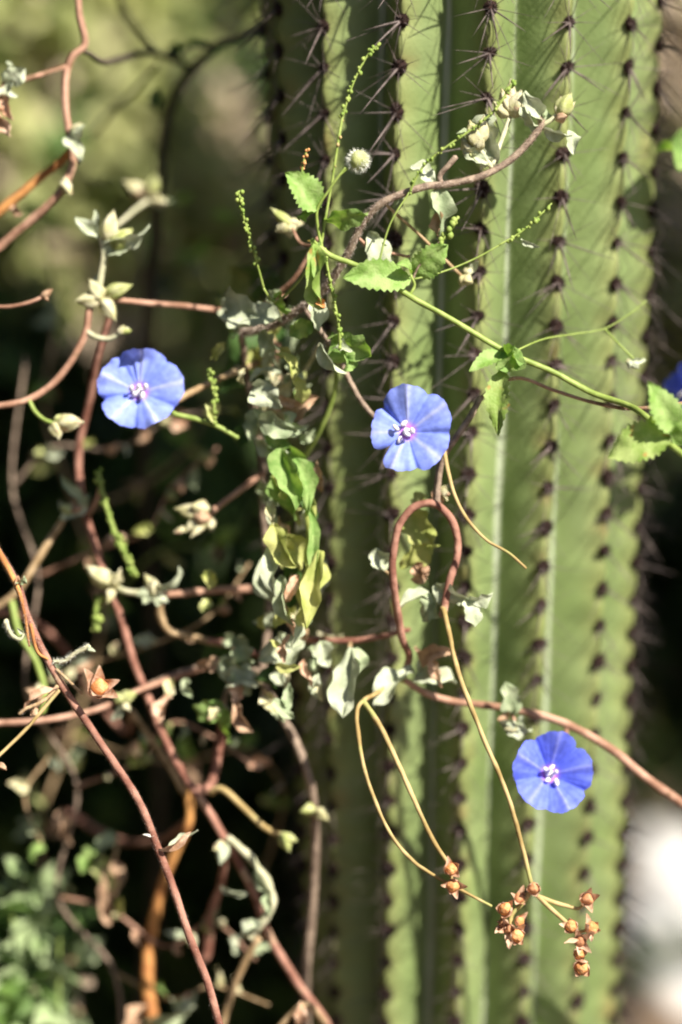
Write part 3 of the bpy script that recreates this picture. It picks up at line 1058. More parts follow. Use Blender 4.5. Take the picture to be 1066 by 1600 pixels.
stem(V2, [(135, 518, 38), (150, 527, 36), (172, 530, 35), (190, 520, 34), (200, 515, 34)], 4.5, 4.0, 'palestem', name='twig')
buds(V2, """
186 524 34 194 508 33 cream 0.9
192 520 34 206 516 33 budgreen 0.8
""")
stem(V2, [(46, 626, 32), (55, 642, 31), (70, 655, 30), (88, 662, 30)], 3.6, 3.4, 'green', name='twig')
buds(V2, """
84 660 30 92 686 28 cream 1.1
88 662 30 130 660 28 cream 0.85
84 658 30 100 648 30 budgreen 0.9
160 470 38 140 438 36 cream 1.0
158 468 38 118 470 36 cream 0.85
158 466 38 180 500 36 cream 0.8
164 460 38 206 446 36 budgreen 0.75
150 472 38 150 430 40 lgrey 0.6
166 470 38 178 452 37 cream 0.7
166 378 36 177 330 34 cream 0.85
176 388 36 206 358 34 budgreen 1.0
178 382 36 186 362 35 cream 1.0
""")
leaves(V2, """
156 372 36 116 340 34 21 lgrey 0.4 0.6 0.1
154 368 36 147 328 35 14 lgrey -0.5 0.6 0.1
158 372 36 234 346 32 30 lgrey 0.9 0.5 0.22
164 396 36 206 382 33 28 lgrey -0.6 0.5 -0.1
156 464 38 142 440 37 20 lgrey 0.5 0.6 0.1
""")
f1, c1 = flower(V2, (217, 611, 24), 67, (-0.05, 0.16, 1), [10, 84, 156, 228, 300], [1.08, 1.03, 0.99, 0.94, 0.92], 3, 'light sky-blue funnel flower with a crumpled upper lobe against the dark thicket', deep=0.15, foldray=92, power=0.75)
stem(V2, [c1, (262, 628, 36), (300, 612, 38), (345, 592, 42), (392, 572, 46), (430, 545, 50), (405, 498, 47)], 5.5, 5.0, 'tan', name='pedicel')
stem(V2, [(270, 646, 28), (310, 655, 28), (345, 668, 28), (372, 684, 28)], 4.8, 3.8, 'green', name='twig')
stem(V2, [c1, (255, 640, 34), (272, 646, 28)], 3.5, 4.4, 'green', name='twig')
spike(V2, [(333, 660, 27), (335, 630, 26), (332, 600, 26), (328, 576, 26)], 2.2, bead=4.2, seed=2, dens=20)
leaf(V2, (338, 660, 27), (318, 632, 25), 12, 'budgreen', 0.2, 0.6, 0.1)
# knots along the vine
stem(V2, [(138, 805, 60), (150, 785, 58), (158, 760, 55)], 4, 3.2, 'pinkbrown', name='twig')
leaves(V2, """
124 795 58 98 738 56 20 lgreydk 0.5 0.7 0.1
122 792 58 142 772 57 14 lgreydk 0.3 0.6 0.1
135 790 58 96 815 56 24 lgrey 0.2 0.6 0.1
""")
cluster(V2, (112, 800, 57), 3, 18, 4, ('budgreen', 'ldry'), 1)
spike(V2, [(154, 738, 50), (160, 770, 50), (178, 828, 50), (196, 870, 50), (214, 900, 50)], 4.2, bead=4.5, seed=5, dens=44)
stem(V2, [(165, 905, 56), (195, 925, 52), (235, 927, 50)], 5, 5, 'palestem', name='twig')
buds(V2, """
172 912 52 136 886 48 cream 0.9
168 918 52 150 892 50 budgreen 1.0
172 914 52 186 896 49 cream 1.0
176 920 52 168 942 49 cream 0.9
238 926 50 214 930 47 lgrey 0.9
240 930 50 240 906 46 cream 1.1
238 934 50 262 940 47 lgrey 0.9
244 922 50 226 898 48 cream 0.8
""")
leaves(V2, """
240 920 50 280 884 46 24 lgrey 0.7 0.5 0.28
238 925 50 222 942 47 26 lgrey 0.3 0.4 0.1
250 925 50 246 948 47 24 lgrey -0.2 0.4 0.1
172 916 52 162 890 50 22 lgrey 0.5 0.6 0.1
170 918 52 190 888 49 20 cream 0.6 0.6 0.2
""")
spike(V2, [(160, 930, 54), (150, 955, 54), (152, 985, 54)], 5.5, bead=6, seed=6, dens=20, name='flower_spike')
stem(V2, [(250, 932, 52), (285, 928, 54), (340, 924, 56), (380, 924, 57), (418, 918, 57)], 5.5, 7, 'pinkbrown', name='side_stem')
stem(V2, [(252, 935, 53), (250, 960, 55), (264, 985, 57), (300, 996, 60), (324, 1002, 60)], 6.5, 6.0, 'tan', name='side_stem')
stem(V2, [(324, 1002, 60), (370, 1010, 62), (410, 1025, 62)], 6.0, 5.0, 'red', name='side_stem')
# blurred knot hanging above left
stem(V2, [(158, 374, 37), (190, 345, 70), (232, 312, 94)], 3.5, 4, 'palestem', name='twig')
buds(V2, """
228 306 94 194 284 92 cream 0.9
232 304 94 246 272 92 budgreen 0.9
232 308 94 262 318 90 cream 0.7
""")
leaves(V2, """
205 296 93 262 312 92 24 cream 0.2 0.4 0.1
240 316 94 276 316 92 18 lgreydk 0.3 0.6 0.1
""")
stem(V2, [(-20, 480, 28), (20, 478, 28), (50, 470, 28), (74, 459, 28)], 3.0, 3.2, 'pinkbrown', name='twig')
stem(V2, [(-20, 480, 28), (-60, 560, 30), (-20, 634, 30)], 3.2, 4.5, 'pinkbrown', name='side_stem')
buds(V2, """
64 466 28 82 452 27 ldry 0.7
66 460 28 76 470 27 ldry 0.7
""")
# red-brown side stems in the lower tangle
stem(V2, [(348, 1120, 62), (342, 1165, 62), (326, 1232, 60), (305, 1232, 57)], 8, 8, 'red', name='side_stem')
stem(V2, [(330, 1238, 58), (345, 1232, 56), (380, 1262, 54), (415, 1295, 54), (446, 1310, 54)], 5.5, 5.0, 'straw', name='side_stem')
buds(V2, """
440 1306 54 464 1314 52 budgreen 0.9
440 1300 54 452 1330 52 budgreen 0.9
352 1318 56 344 1350 52 lgrey 0.9
350 1318 56 334 1328 52 cream 0.9
""")
stem(V2, [(355, 1310, 56), (395, 1345, 54), (420, 1385, 54), (424, 1410, 54), (410, 1440, 54), (385, 1464, 54)], 6, 8, 'palestem', name='curled_twig', rough=0.7)
leaves(V2, """
412 1440 54 378 1466 52 24 lgrey 0.6 0.7 0.2
398 1350 54 428 1392 52 18 lgreydk 0.9 0.8 0.2
424 1390 54 420 1432 52 18 lgreydk 0.4 0.8 0.2
345 1385 56 388 1396 55 16 lgrey 1.0 0.7 0.1
""")
stem(V2, [(405, 1466, 62), (380, 1510, 66), (358, 1560, 70), (335, 1630, 74)], 6, 6, 'tan', name='side_stem')
stem(V2, [(350, 1312, 60), (345, 1380, 75), (328, 1440, 85), (318, 1500, 90)], 7, 8, 'red', name='side_stem')
stem(V2, [(426, 1620, 58), (450, 1592, 56), (475, 1570, 54), (508, 1600, 68)], 5, 6, 'tan', name='twig')
leaf(V2, (462, 1600, 55), (472, 1562, 54), 22, 'sepaldry', 0.5, 0.6, 0.2)

# ------------------------------------------------------------------ 3 grey woolly vine with the second flower and the leaf mass
g0 = Vector((0.03, 0.12, -0.01))
V3 = thing('woolly_vine', 'grey woolly vine draped across the cactus, bearing the blue flower by the leaf mass', 'vine', g0)
stem(V3, [(378, 521, 40), (410, 514, 34), (440, 500, 28), (500, 455, 16), (540, 400, 8), (568, 348, 3), (600, 316, 0), (660, 291, -1), (700, 287, -1), (750, 274, 0), (800, 246, 2), (835, 212, 3), (847, 192, 4), (838, 176, 5)], 7.0, 5.0, 'greystem', hair=3600, hairlen=0.0009, n=10)
stem(V3, [(378, 521, 40), (386, 580, 50), (402, 680, 56), (412, 800, 58), (420, 900, 58), (416, 985, 58), (408, 1060, 57), (432, 1105, 57), (462, 1155, 57), (482, 1210, 57), (492, 1260, 60), (490, 1380, 72), (480, 1620, 90), at(478, 1640, 92).lerp(g0, 0.5), g0], 6.0, 8.0, 'greystem')
stem(V3, [(370, 500, 42), (400, 488, 36), (430, 462, 28), (462, 432, 22), (485, 395, 18), (498, 372, 15)], 4.5, 3.8, 'pinkbrown', name='side_stem')
stem(V3, [(400, 496, 46), (378, 505, 44), (378, 521, 40)], 5, 5, 'greystem', name='side_stem')
leaves(V3, """
846 196 4 822 142 1 30 lgrey 0.4 0.35 0.1
843 202 4 812 168 2 22 lgrey -0.7 0.5 0.1
848 198 4 898 206 2 24 lgrey 0.8 0.5 0.2
888 202 3 896 242 1 22 lgrey -0.4 0.5 0.1
846 196 4 850 168 6 20 lgreydk 0.9 0.4 0.1
770 262 1 757 180 4 62 lgrey -0.5 0.2 0.05
768 258 1 724 232 -1 30 lgrey 0.4 0.5 0.1
750 250 2 718 205 5 34 lgreydk 0.8 0.5 0.1
766 256 1 738 240 -2 20 lgrey 0.2 0.5 0.1
690 292 1 684 368 3 36 lgreydk -0.6 0.5 0.1
688 330 1 686 370 1 20 ldry 0.5 0.5 0.1
682 285 2 640 262 5 32 lgrey 0.6 0.5 0.1
640 300 4 612 330 9 20 lgreydk 0.6 0.5 0.1
600 425 12 574 362 10 46 lgrey 0.5 0.3 0.1
612 415 14 590 370 14 30 lgreydk -0.6 0.3 0.1
""")
stem(V3, [(690, 290, 1), (686, 275, 1), (700, 258, 0), (712, 245, 0)], 4.2, 4.6, 'greystem', name='twig')
stem(V3, [(640, 400, 10), (615, 395, 12), (588, 395, 12), (560, 372, 6)], 2.4, 2.8, 'pinkbrown', name='twig')
stem(V3, [(846, 196, 4), (862, 188, 4), (872, 178, 4)], 4.0, 4.0, 'palestem', name='twig')
stem(V3, [(768, 262, 1), (752, 236, -1), (745, 226, -1)], 3.5, 3.5, 'palestem', name='twig')
buds(V3, """
872 182 4 892 146 2 budgreen 0.95
874 182 4 876 152 3 cream 0.95
876 182 4 898 160 5 cream 0.7
870 186 3 886 182 -1 ldry 0.9
746 230 -1 734 190 -3 cream 0.9
748 226 -1 756 182 -2 cream 0.75
745 232 -1 756 216 -4 cream 1.0
738 240 0 722 216 -1 cream 1.0
735 240 0 742 250 -2 budgreen 1.0
796 182 6 772 160 4 cream 0.9
798 182 6 798 126 5 cream 0.6
800 182 6 814 142 3 cream 0.9
798 184 6 818 158 4 cream 0.8
796 180 6 784 140 4 cream 0.75
""")
stem(V3, [(768, 258, 1), (782, 220, 4), (796, 182, 6)], 3.6, 4, 'palestem', name='twig')
# buds hanging behind
stem(V3, [(600, 316, 1), (650, 360, 12), (700, 410, 18), (722, 432, 20)], 2.4, 2.4, 'tan', name='twig')
cluster(V3, (725, 432, 20), 5, 20, 9, ('cream', 'cream', 'cream'), 1, up=(0.3, 0.3))
cluster(V3, (452, 350, 30), 3, 24, 10, ('cream', 'cream', 'cream'), 0, up=(0.2, 0.6))
bud(V3, (455, 352, 30), (424, 326, 29), 'budgreen', 0.6)
stem(V3, [(455, 352, 30), (470, 380, 26), (492, 385, 18)], 2.4, 2.4, 'pinkbrown', name='twig')
# second flower
f2, c2 = flower(V3, (635, 674, 6), 63, (-0.22, 0.12, 1), [85, 32, 320, 250, 181], [1.14, 1.22, 1.14, 1.02, 0.88], 8, 'pale sky-blue funnel flower with torn lower edge in front of the cactus', deep=0.14, power=0.8, pleat=1.2, gap=222, gapdeep=0.40)
stem(V3, [(490, 500, 20), (510, 528, 20), (532, 560, 20), (550, 598, 20), (568, 632, 19), (590, 657, 18), (615, 668, 18), c2], 4.4, 4.6, 'greystem', name='pedicel')
stem(V3, [(490, 500, 20), (478, 482, 20), (482, 466, 20)], 4, 4, 'greystem', name='pedicel')
# upper leaf mass
leaves(V3, """
352 462 44 425 500 38 52 lgrey 0.4 0.35 0.1
372 500 42 440 505 34 44 lgrey -0.5 0.4 0.12
350 484 46 362 508 44 20 lgrey 0.2 0.4 0.1
418 470 40 438 452 38 28 lgreydk 0.4 0.4 0.1
404 520 42 440 545 40 40 lgreydk 0.6 0.4 0.1
497 518 24 486 462 22 40 lgrey 0.7 0.3 0.1
490 505 26 452 522 28 34 lgreen -0.3 0.3 0.1
518 520 24 578 560 22 56 lgreen 0.6 0.35 0.1
545 545 24 540 580 22 34 lgreen -0.6 0.4 0.1
500 535 22 544 582 18 26 lgrey 0.9 0.6 0.12
520 545 22 552 548 20 18 lgrey -0.8 0.7 0.12
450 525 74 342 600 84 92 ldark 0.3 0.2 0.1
470 520 80 400 620 90 70 lgreydk 1.1 0.3 0.1
420 425 96 336 478 110 70 bolive 0.5 0.2 0.1
440 440 90 372 420 104 60 bgreen -0.5 0.2 0.1
400 530 80 376 565 88 36 bolive 0.2 0.2 0.1
424 540 46 442 582 44 16 lgrey 0.9 0.5 0.1
398 632 48 424 592 44 34 lgreydk 0.2 0.4 0.1
430 622 46 455 588 42 22 cream 0.6 0.5 0.1
450 612 46 470 578 44 26 lgreydk -0.4 0.5 0.1
440 580 46 392 600 46 20 lgrey 1.0 0.6 0.2
444 640 46 500 624 42 30 ldry 0.4 0.7 0.12
426 636 46 470 630 43 20 sepaldry -0.5 0.7 0.1
424 655 46 482 668 42 32 lgreydk 0.6 0.5 0.2
394 682 50 462 700 46 30 lgrey 0.9 0.7 0.2
408 640 50 392 690 48 36 lgreydk 0.5 0.4 0.1
442 676 48 430 712 46 40 lgreen 0.2 0.4 0.1
470 690 48 492 670 46 24 lgreydk 0.5 0.4 0.1
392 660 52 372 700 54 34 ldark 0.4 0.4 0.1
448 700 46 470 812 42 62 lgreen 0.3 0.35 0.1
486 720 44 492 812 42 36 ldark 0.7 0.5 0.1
462 730 45 436 770 44 30 lgreydk -0.5 0.5 0.1
440 772 46 432 832 44 24 lgrey 0.9 0.7 0.2
436 826 46 468 892 42 52 lyellow 0.2 0.3 0.1
420 862 46 452 962 42 44 lgrey 0.8 0.5 0.15
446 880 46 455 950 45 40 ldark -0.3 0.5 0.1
484 770 42 494 930 38 22 lyellow 0.7 0.5 0.08
494 872 38 480 980 34 44 lyellow 0.3 0.3 0.08
458 895 44 466 935 42 16 sepaldry 0.4 0.5 0.1
444 945 46 482 990 44 22 sepaldry 0.8 0.6 0.1
330 890 60 324 920 58 26 lyellow 0.2 0.5 0.1
325 935 60 318 960 58 22 budgreen 0.2 0.5 0.1
494 720 46 506 770 50 18 ldry 0.4 0.5 0.1
440 700 36 458 800 32 44 lgreen 0.3 0.7 0.14
462 716 36 480 806 34 30 lgreen -0.5 0.9 0.1
430 815 36 462 888 32 40 lyellow 0.3 0.8 0.15
418 852 38 436 930 34 30 lgrey 0.2 0.8 0.18
434 900 36 462 976 34 26 lgreydk 0.6 0.9 0.1
496 860 33 484 984 29 36 lyellow 0.3 0.6 0.06
478 790 36 492 905 33 20 lgreen -0.2 0.9 0.06
398 600 40 440 640 36 42 lgrey 0.1 0.4 0.1
404 660 40 470 668 36 38 lgreydk 0.2 0.4 0.15
""", -16)
buds(V3, """
420 642 44 434 630 40 cream 1.2
448 604 44 452 584 42 cream 1.1
462 596 44 478 582 42 budgreen 1.0
436 660 46 420 668 44 lgrey 1.0
""")
stem(V3, [(402, 660, 54), (430, 640, 48), (462, 600, 46), (480, 575, 44), (500, 540, 28)], 3.6, 3.0, 'palestem', name='twig')
stem(V3, [(528, 568, 24), (525, 610, 28), (508, 660, 34), (486, 700, 40), (472, 720, 44), (420, 760, 52), (410, 780, 58)], 4.0, 5.5, 'green', name='side_stem')
stem(V3, [(546, 545, 24), (534, 560, 24), (528, 570, 24)], 3, 4, 'lyellow', name='side_stem')
stem(V3, [(520, 548, 20), (530, 556, 22), (546, 546, 24)], 2, 2, 'green', name='twig')
# side twig with dry star of sepals
stem(V3, [(412, 738, 56), (385, 756, 54), (352, 782, 50), (328, 802, 48)], 4.8, 5.2, 'pinkbrown', name='side_stem')
buds(V3, """
326 804 48 276 795 46 cream 0.8
322 806 48 290 830 45 cream 0.8
324 806 48 300 838 44 cream 0.7
326 800 48 300 790 43 cream 1.1
326 806 48 332 830 44 cream 0.8
318 806 47 312 812 42 ldry 1.6
290 826 46 272 832 45 cream 0.8
""")
# lower leaf mass
leaves(V3, """
474 1000 50 406 1036 46 50 lgrey 0.2 0.3 0.1
372 998 58 400 1034 54 36 lgreydk 0.4 0.4 0.1
336 1030 60 392 1062 56 46 lgreydk 0.3 0.3 0.1
352 1056 58 402 1070 52 46 lgrey -0.3 0.4 0.1
400 1048 58 360 1085 56 44 lgreydk 0.5 0.4 0.1
424 1040 52 432 1075 50 40 ldark 0.5 0.4 0.1
432 1040 50 446 1072 46 26 lgrey 0.4 0.4 0.1
378 1070 54 366 1100 52 24 sepaldry 0.4 0.5 0.1
366 1098 52 398 1144 48 26 ldry 0.3 0.6 0.12
346 1096 58 312 1128 62 40 lgreen 0.2 0.3 0.1
346 1100 58 366 1160 64 36 lgreen 0.9 0.3 0.1
342 1106 56 324 1124 54 20 cream 0.4 0.5 0.1
500 1002 46 516 1042 44 34 lgrey 0.2 0.3 0.1
546 1012 40 540 1122 34 52 lgrey 0.5 0.5 0.06
560 1012 42 548 1060 38 26 lgreydk -0.7 0.5 0.1
476 1030 46 480 1060 44 14 sepaldry 0.4 0.6 0.1
482 1050 46 500 1072 44 16 sepaldry 0.9 0.6 0.1
498 1064 46 504 1098 44 12 cream 0.4 0.6 0.3
272 1060 60 258 1094 58 20 cream 0.3 0.5 0.1
262 1085 58 252 1130 55 26 sepaldry 0.5 0.6 0.1
290 1060 60 300 1090 58 20 lgreydk 0.5 0.5 0.1
410 1072 54 430 1118 52 26 cream 0.4 0.6 0.1
428 1100 53 446 1128 52 18 lgreydk 0.4 0.6 0.1
352 990 62 372 1010 60 26 lgreydk 0.4 0.4 0.1
308 1042 60 344 1030 58 26 ldry 0.4 0.4 0.1
""", -14)
buds(V3, """
436 1040 50 448 1074 46 cream 0.8
342 1108 56 358 1112 52 cream 0.9
404 1055 54 394 1072 51 cream 1.1
492 1262 58 470 1268 55 budgreen 1.0
494 1264 58 514 1282 55 cream 0.9
""")
stem(V3, [(416, 985, 58), (440, 950, 60), (465, 928, 62)], 6, 4, 'green', name='side_stem')
stem(V3, [(408, 1046, 57), (370, 1048, 58), (330, 1042, 60), (290, 1048, 60), (255, 1062, 60), (215, 1080, 60)], 5, 5, 'greystem', name='side_stem')
stem(V3, [(472, 1000, 50), (500, 1000, 46), (560, 1000, 42), (600, 994, 40), (640, 984, 40)], 5, 4.5, 'red', name='side_stem')
stem(V3, [(472, 1000, 50), (448, 1010, 54), (416, 1020, 58)], 5, 4.5, 'red', name='side_stem')
stem(V3, [(476, 985, 44), (474, 1000, 48)], 6, 5, 'tan', name='twig')
stem(V3, [(548, 1000, 43), (546, 1015, 40)], 3, 3, 'tan', name='twig')
stem(V3, [(300, 1050, 60), (265, 1062, 60)], 3, 3, 'greystem', name='twig')
stem(V3, [(366, 1060, 58), (352, 1085, 57), (348, 1122, 60)], 4, 5, 'greystem', name='twig')

# crumpled small leaves and scraps filling the hanging mass
rf = random.Random(77)
for i in range(74):
    f = rf.random()
    y = 455 + f * 640
    xc = float(np.interp(y, [455, 560, 680, 800, 920, 1000, 1095], [410, 430, 435, 455, 455, 440, 420]))
    wd = float(np.interp(y, [455, 560, 680, 800, 920, 1000, 1095], [60, 60, 55, 38, 40, 80, 75]))
    x = xc + rf.gauss(0, 0.5) * wd
    b = rf.uniform(18, 52)
    a = rf.uniform(0, 6.28) if rf.random() < 0.5 else 1.57 + rf.uniform(-.6, .6)
    l = rf.uniform(22, 52)
    m = rf.choice(['lgrey', 'lgreydk', 'lgreydk', 'lgrey', 'lgreen', 'cream', 'sepaldry', 'lyellow', 'lyellow'])
    leaf(V3, (x, y, b), (x + math.cos(a) * l, y + math.sin(a) * l, b + rf.uniform(-6, 6)), l * rf.uniform(0.35, 0.75), m, rf.uniform(-1.2, 1.2), rf.uniform(0.3, 1.0), rf.uniform(-.2, .3))

# ------------------------------------------------------------------ 4 arching stems at the upper left
a0 = at(-40, 420, 50)
gr = ground_run(a0, -0.24, 0.20)
V4 = thing('arching_vine', 'pinkish-brown arching stem over an orange stem at the upper left', 'vine', gr[-1])
stem(V4, [(124, -40, 45), (125, 20, 45), (131, 72, 45), (112, 92, 44), (102, 125, 44), (104, 180, 45), (115, 238, 46), (112, 268, 46), (96, 300, 46), (52, 342, 48), (0, 384, 50), (-40, 420, 50)] + gr, 5.5, 7.5, 'pinkbrown')
stem(V4, [(116, 232, 47), (88, 258, 52), (50, 290, 55), (24, 312, 56), (-40, 362, 58), at(-60, 380, 60), at(-60, 430, 56), at(-40, 425, 51)], 7.5, 9, 'orange', name='side_stem')
stem(V4, [(105, 106, 44), (85, 112, 42), (60, 120, 40), (30, 125, 38), (5, 128, 36)], 4.5, 4, 'pinkbrown', name='side_stem')
leaves(V4, """
112 200 44 124 256 40 26 lgrey 0.3 0.4 0.1
112 212 44 134 196 42 18 lgrey 0.4 0.5 0.1
106 290 45 112 302 42 16 sepaldry 0.4 0.6 0.1
8 128 36 38 106 34 34 lgrey 0.2 0.4 0.1
6 128 36 28 152 33 34 lgrey 0.5 0.4 0.1
8 125 36 12 96 36 20 lgrey 0.7 0.5 0.1
0 150 36 22 188 33 26 sepaldry 0.4 0.7 0.1
-4 160 36 16 215 33 30 sepaldry 0.9 0.7 0.1
0 170 36 -14 210 34 30 ldry 0.4 0.7 0.1
20 318 56 36 335 54 18 ldry 0.3 0.5 0.1
""")
stem(V4, [(5, 128, 36), (0, 145, 36), (0, 172, 36)], 3, 3, 'pinkbrown', name='twig')
buds(V4, """
98 282 45 110 304 41 cream 0.8
100 290 45 100 276 42 cream 0.8
110 206 44 128 192 42 cream 0.7
""")
# dark shaded dead branch behind
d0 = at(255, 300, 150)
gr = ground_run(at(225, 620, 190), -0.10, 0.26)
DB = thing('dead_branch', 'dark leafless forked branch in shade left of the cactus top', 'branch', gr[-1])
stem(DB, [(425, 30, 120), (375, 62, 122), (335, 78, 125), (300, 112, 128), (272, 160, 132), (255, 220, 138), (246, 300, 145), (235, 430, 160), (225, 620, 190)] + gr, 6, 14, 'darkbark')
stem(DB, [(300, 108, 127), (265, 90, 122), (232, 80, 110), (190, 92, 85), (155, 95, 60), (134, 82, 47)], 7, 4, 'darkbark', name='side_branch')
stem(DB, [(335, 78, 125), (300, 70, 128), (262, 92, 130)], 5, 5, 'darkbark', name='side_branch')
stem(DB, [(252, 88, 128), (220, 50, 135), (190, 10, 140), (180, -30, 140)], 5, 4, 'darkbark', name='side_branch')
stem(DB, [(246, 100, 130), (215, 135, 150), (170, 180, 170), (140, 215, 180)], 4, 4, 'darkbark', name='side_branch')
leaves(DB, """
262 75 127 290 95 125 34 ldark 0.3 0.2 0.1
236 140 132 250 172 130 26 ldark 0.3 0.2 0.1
""")

# ------------------------------------------------------------------ 5 green herb with toothed leaves
e = at(1090, 735, -28)
gr = ground_run(e, 0.20, -0.02)
V5 = thing('toothed_leaf_herb', 'thin green-stemmed herb with toothed leaves and beaded spikes slanting over the cactus', 'herb', gr[-1])
stem(V5, [(497, 385, -2), (512, 398, -2), (550, 412, -2), (590, 428, -2), (640, 462, -1), (700, 497, 1), (740, 522, 2), (800, 556, 4), (860, 580, 5), (920, 610, 5), (970, 632, 0), (1010, 655, -12), (1045, 690, -22), (1090, 735, -28)] + gr, 4.4, 5.5, 'green', n=10)
stem(V5, [(502, 388, -2), (496, 360, -3), (495, 328, -4), (512, 300, -5), (530, 275, -6), (540, 262, -6)], 2.8, 1.6, 'green', name='side_stem')
stem(V5, [(500, 385, -2), (506, 350, -3), (514, 310, -4), (520, 280, -5), (527, 235, -6), (534, 190, -6), (545, 150, -6)], 2.4, 1.6, 'green', name='side_stem')
spike(V5, [(534, 190, -6), (545, 150, -6), (560, 112, -6), (578, 82, -6), (592, 70, -6)], 1.7, bead=3.8, seed=11, dens=34)
spike(V5, [(520, 280, -5), (527, 235, -6), (536, 180, -6)], 1.7, bead=3.0, seed=12, dens=10, bmat='straw')
spike(V5, [(492, 318, -4), (480, 300, -4), (472, 280, -4), (474, 255, -4), (480, 233, -4)], 1.7, bead=4.0, seed=13, dens=26, f0=0.3, bmat='capsule')
spike(V5, [(507, 392, -2), (514, 430, -2), (520, 460, -1), (528, 500, 0), (532, 545, 3)], 2.2, bead=3.4, seed=14, dens=44)
spike(V5, [(412, 450, 12), (404, 420, 10), (394, 385, 8), (384, 350, 6), (376, 320, 5), (374, 298, 5)], 2.0, bead=3.8, seed=15, dens=44, f0=0.25)
stem(V5, [(412, 450, 12), (428, 470, 14), (465, 440, 8), (495, 392, -1)], 2, 2, 'green', name='side_stem')
leaves(V5, """
500 326 -4 444 272 -7 52 ltooth 0.35 0.35 0.05
500 322 -3 466 345 2 40 lgreen 0.9 0.3 0.1
506 345 -2 576 332 -8 40 lgreen 0.7 0.25 0.08
642 432 -2 536 440 -6 52 ltooth 0.25 0.25 0.08
642 428 -2 618 412 -8 22 ltooth 0.9 0.5 0.2
642 426 0 702 384 -4 50 ltooth 0.3 0.30 0.10
800 556 4 732 580 0 30 ltooth 0.6 0.4 0.1
785 545 3 818 570 -1 46 lgreen 0.4 0.4 0.1
800 545 4 780 578 -2 44 lgreen -0.5 0.4 0.1
794 575 1 776 682 -2 42 lspot 0.5 0.35 0.06
1052 682 -23 1016 594 -27 50 ltooth 0.4 0.35 0.08
1050 684 -23 950 716 -20 62 lspot 0.3 0.3 0.08
1022 668 -15 1050 640 -22 40 lgreen 0.2 0.3 0.1
1056 694 -23 1084 640 -27 40 ltooth 0.2 0.3 0.1
""")
# rolled withered leaf
rl = at(488, 374, -4)
leaf(V5, (486, 374, -4), (503, 484, -6), 30, 'lspot', 0.2, 1.5, 0.02, twist=2.4, label='withered rolled leaf with a brown tip', shape=0.5)
leaf(V5, (500, 378, -4), (494, 470, -5), 20, 'ltooth', 1.1, 1.2, 0.06)
leaf(V5, (496, 462, -6), (506, 482, -7), 14, 'capsule', 0.3, 0.6, 0.0)
stem(V5, [(488, 374, -4), (497, 384, -2)], 2.5, 3, 'green', name='petiole')
stem(V5, [(640, 462, -1), (648, 445, -1), (642, 430, -2)], 2.4, 2.2, 'green', name='petiole')
stem(V5, [(645, 436, -1), (655, 415, -2), (672, 395, -3), (690, 375, -4)], 1.8, 1.4, 'greystem', name='side_stem')
spike(V5, [(690, 378, -4), (702, 360, -4), (716, 340, -4)], 1.5, bead=6.0, seed=16, dens=16)
stem(V5, [(648, 436, -1), (690, 425, 1), (740, 405, 3), (780, 383, 4), (815, 362, 5)], 1.6, 1.4, 'green', name='side_stem')
spike(V5, [(780, 383, 4), (815, 362, 5), (840, 340, 5), (862, 318, 6)], 1.4, bead=4.4, seed=17, dens=18, f0=0.1)
leaf(V5, (815, 372, 5), (844, 388, 4), 9, 'lgrey', 0.5, 0.6, 0.1)
spike(V5, [(640, 300, -4), (660, 262, -5), (690, 235, -6), (740, 200, -6), (775, 170, -6), (800, 130, -6)], 1.9, bead=3.2, seed=18, dens=48)
stem(V5, [(640, 300, -4), (610, 350, -4), (588, 425, -2)], 1.4, 1.6, 'green', name='side_stem')
spike(V5, [(788, 142, -6), (800, 134, -6), (806, 126, -6)], 1.5, bead=5.5, seed=19, dens=10)
stem(V5, [(800, 552, 5), (850, 530, 16), (900, 522, 24), (945, 514, 28), (985, 490, 30), (1010, 470, 32)], 1.5, 1.1, 'green', name='side_stem')
stem(V5, [(945, 514, 28), (965, 535, 26), (990, 560, 24)], 1.7, 1.7, 'green', name='side_stem')
cluster(V5, (988, 566, 24), 6, 13, 21, ('lgrey', 'lgrey', 'cream'), 1, up=(-0.2, 0.4))
# bristly fruit
stem(V5, [(530, 275, -6), (545, 262, -6), (556, 252, -6)], 1.5, 1.6, 'green', name='pedicel')
P = at(560, 250, -6)
SV, SF = sphere_geo(1, 1, 1, 1, 14, 9, 0.12, 3)
Rb = px(15, -6)
fb = build('bristly_fruit', [P + Vector(v) * Rb for v in SV], SF, M['budgreen'], V5, pivot=P, label='small round fruit bristling with white hairs')
HV, HF = [], []
r3 = random.Random(3)
for _ in range(420):
    d = Vector((r3.gauss(0, 1), r3.gauss(0, 1), r3.gauss(0, 1))).normalized()
    s = d.orthogonal().normalized() * 0.00009
    n = len(HV)
    b = P + d * Rb * 0.95
    HV += [b - s, b + s, b + (d + Vector((r3.uniform(-.3, .3), r3.uniform(-.3, .3), r3.uniform(-.5, .1)))) * 0.0015]
    HF.append((n, n + 1, n + 2))
build('bristles', HV, HF, M['hairwhite'], fb, pivot=P, smooth=False, kind='stuff')

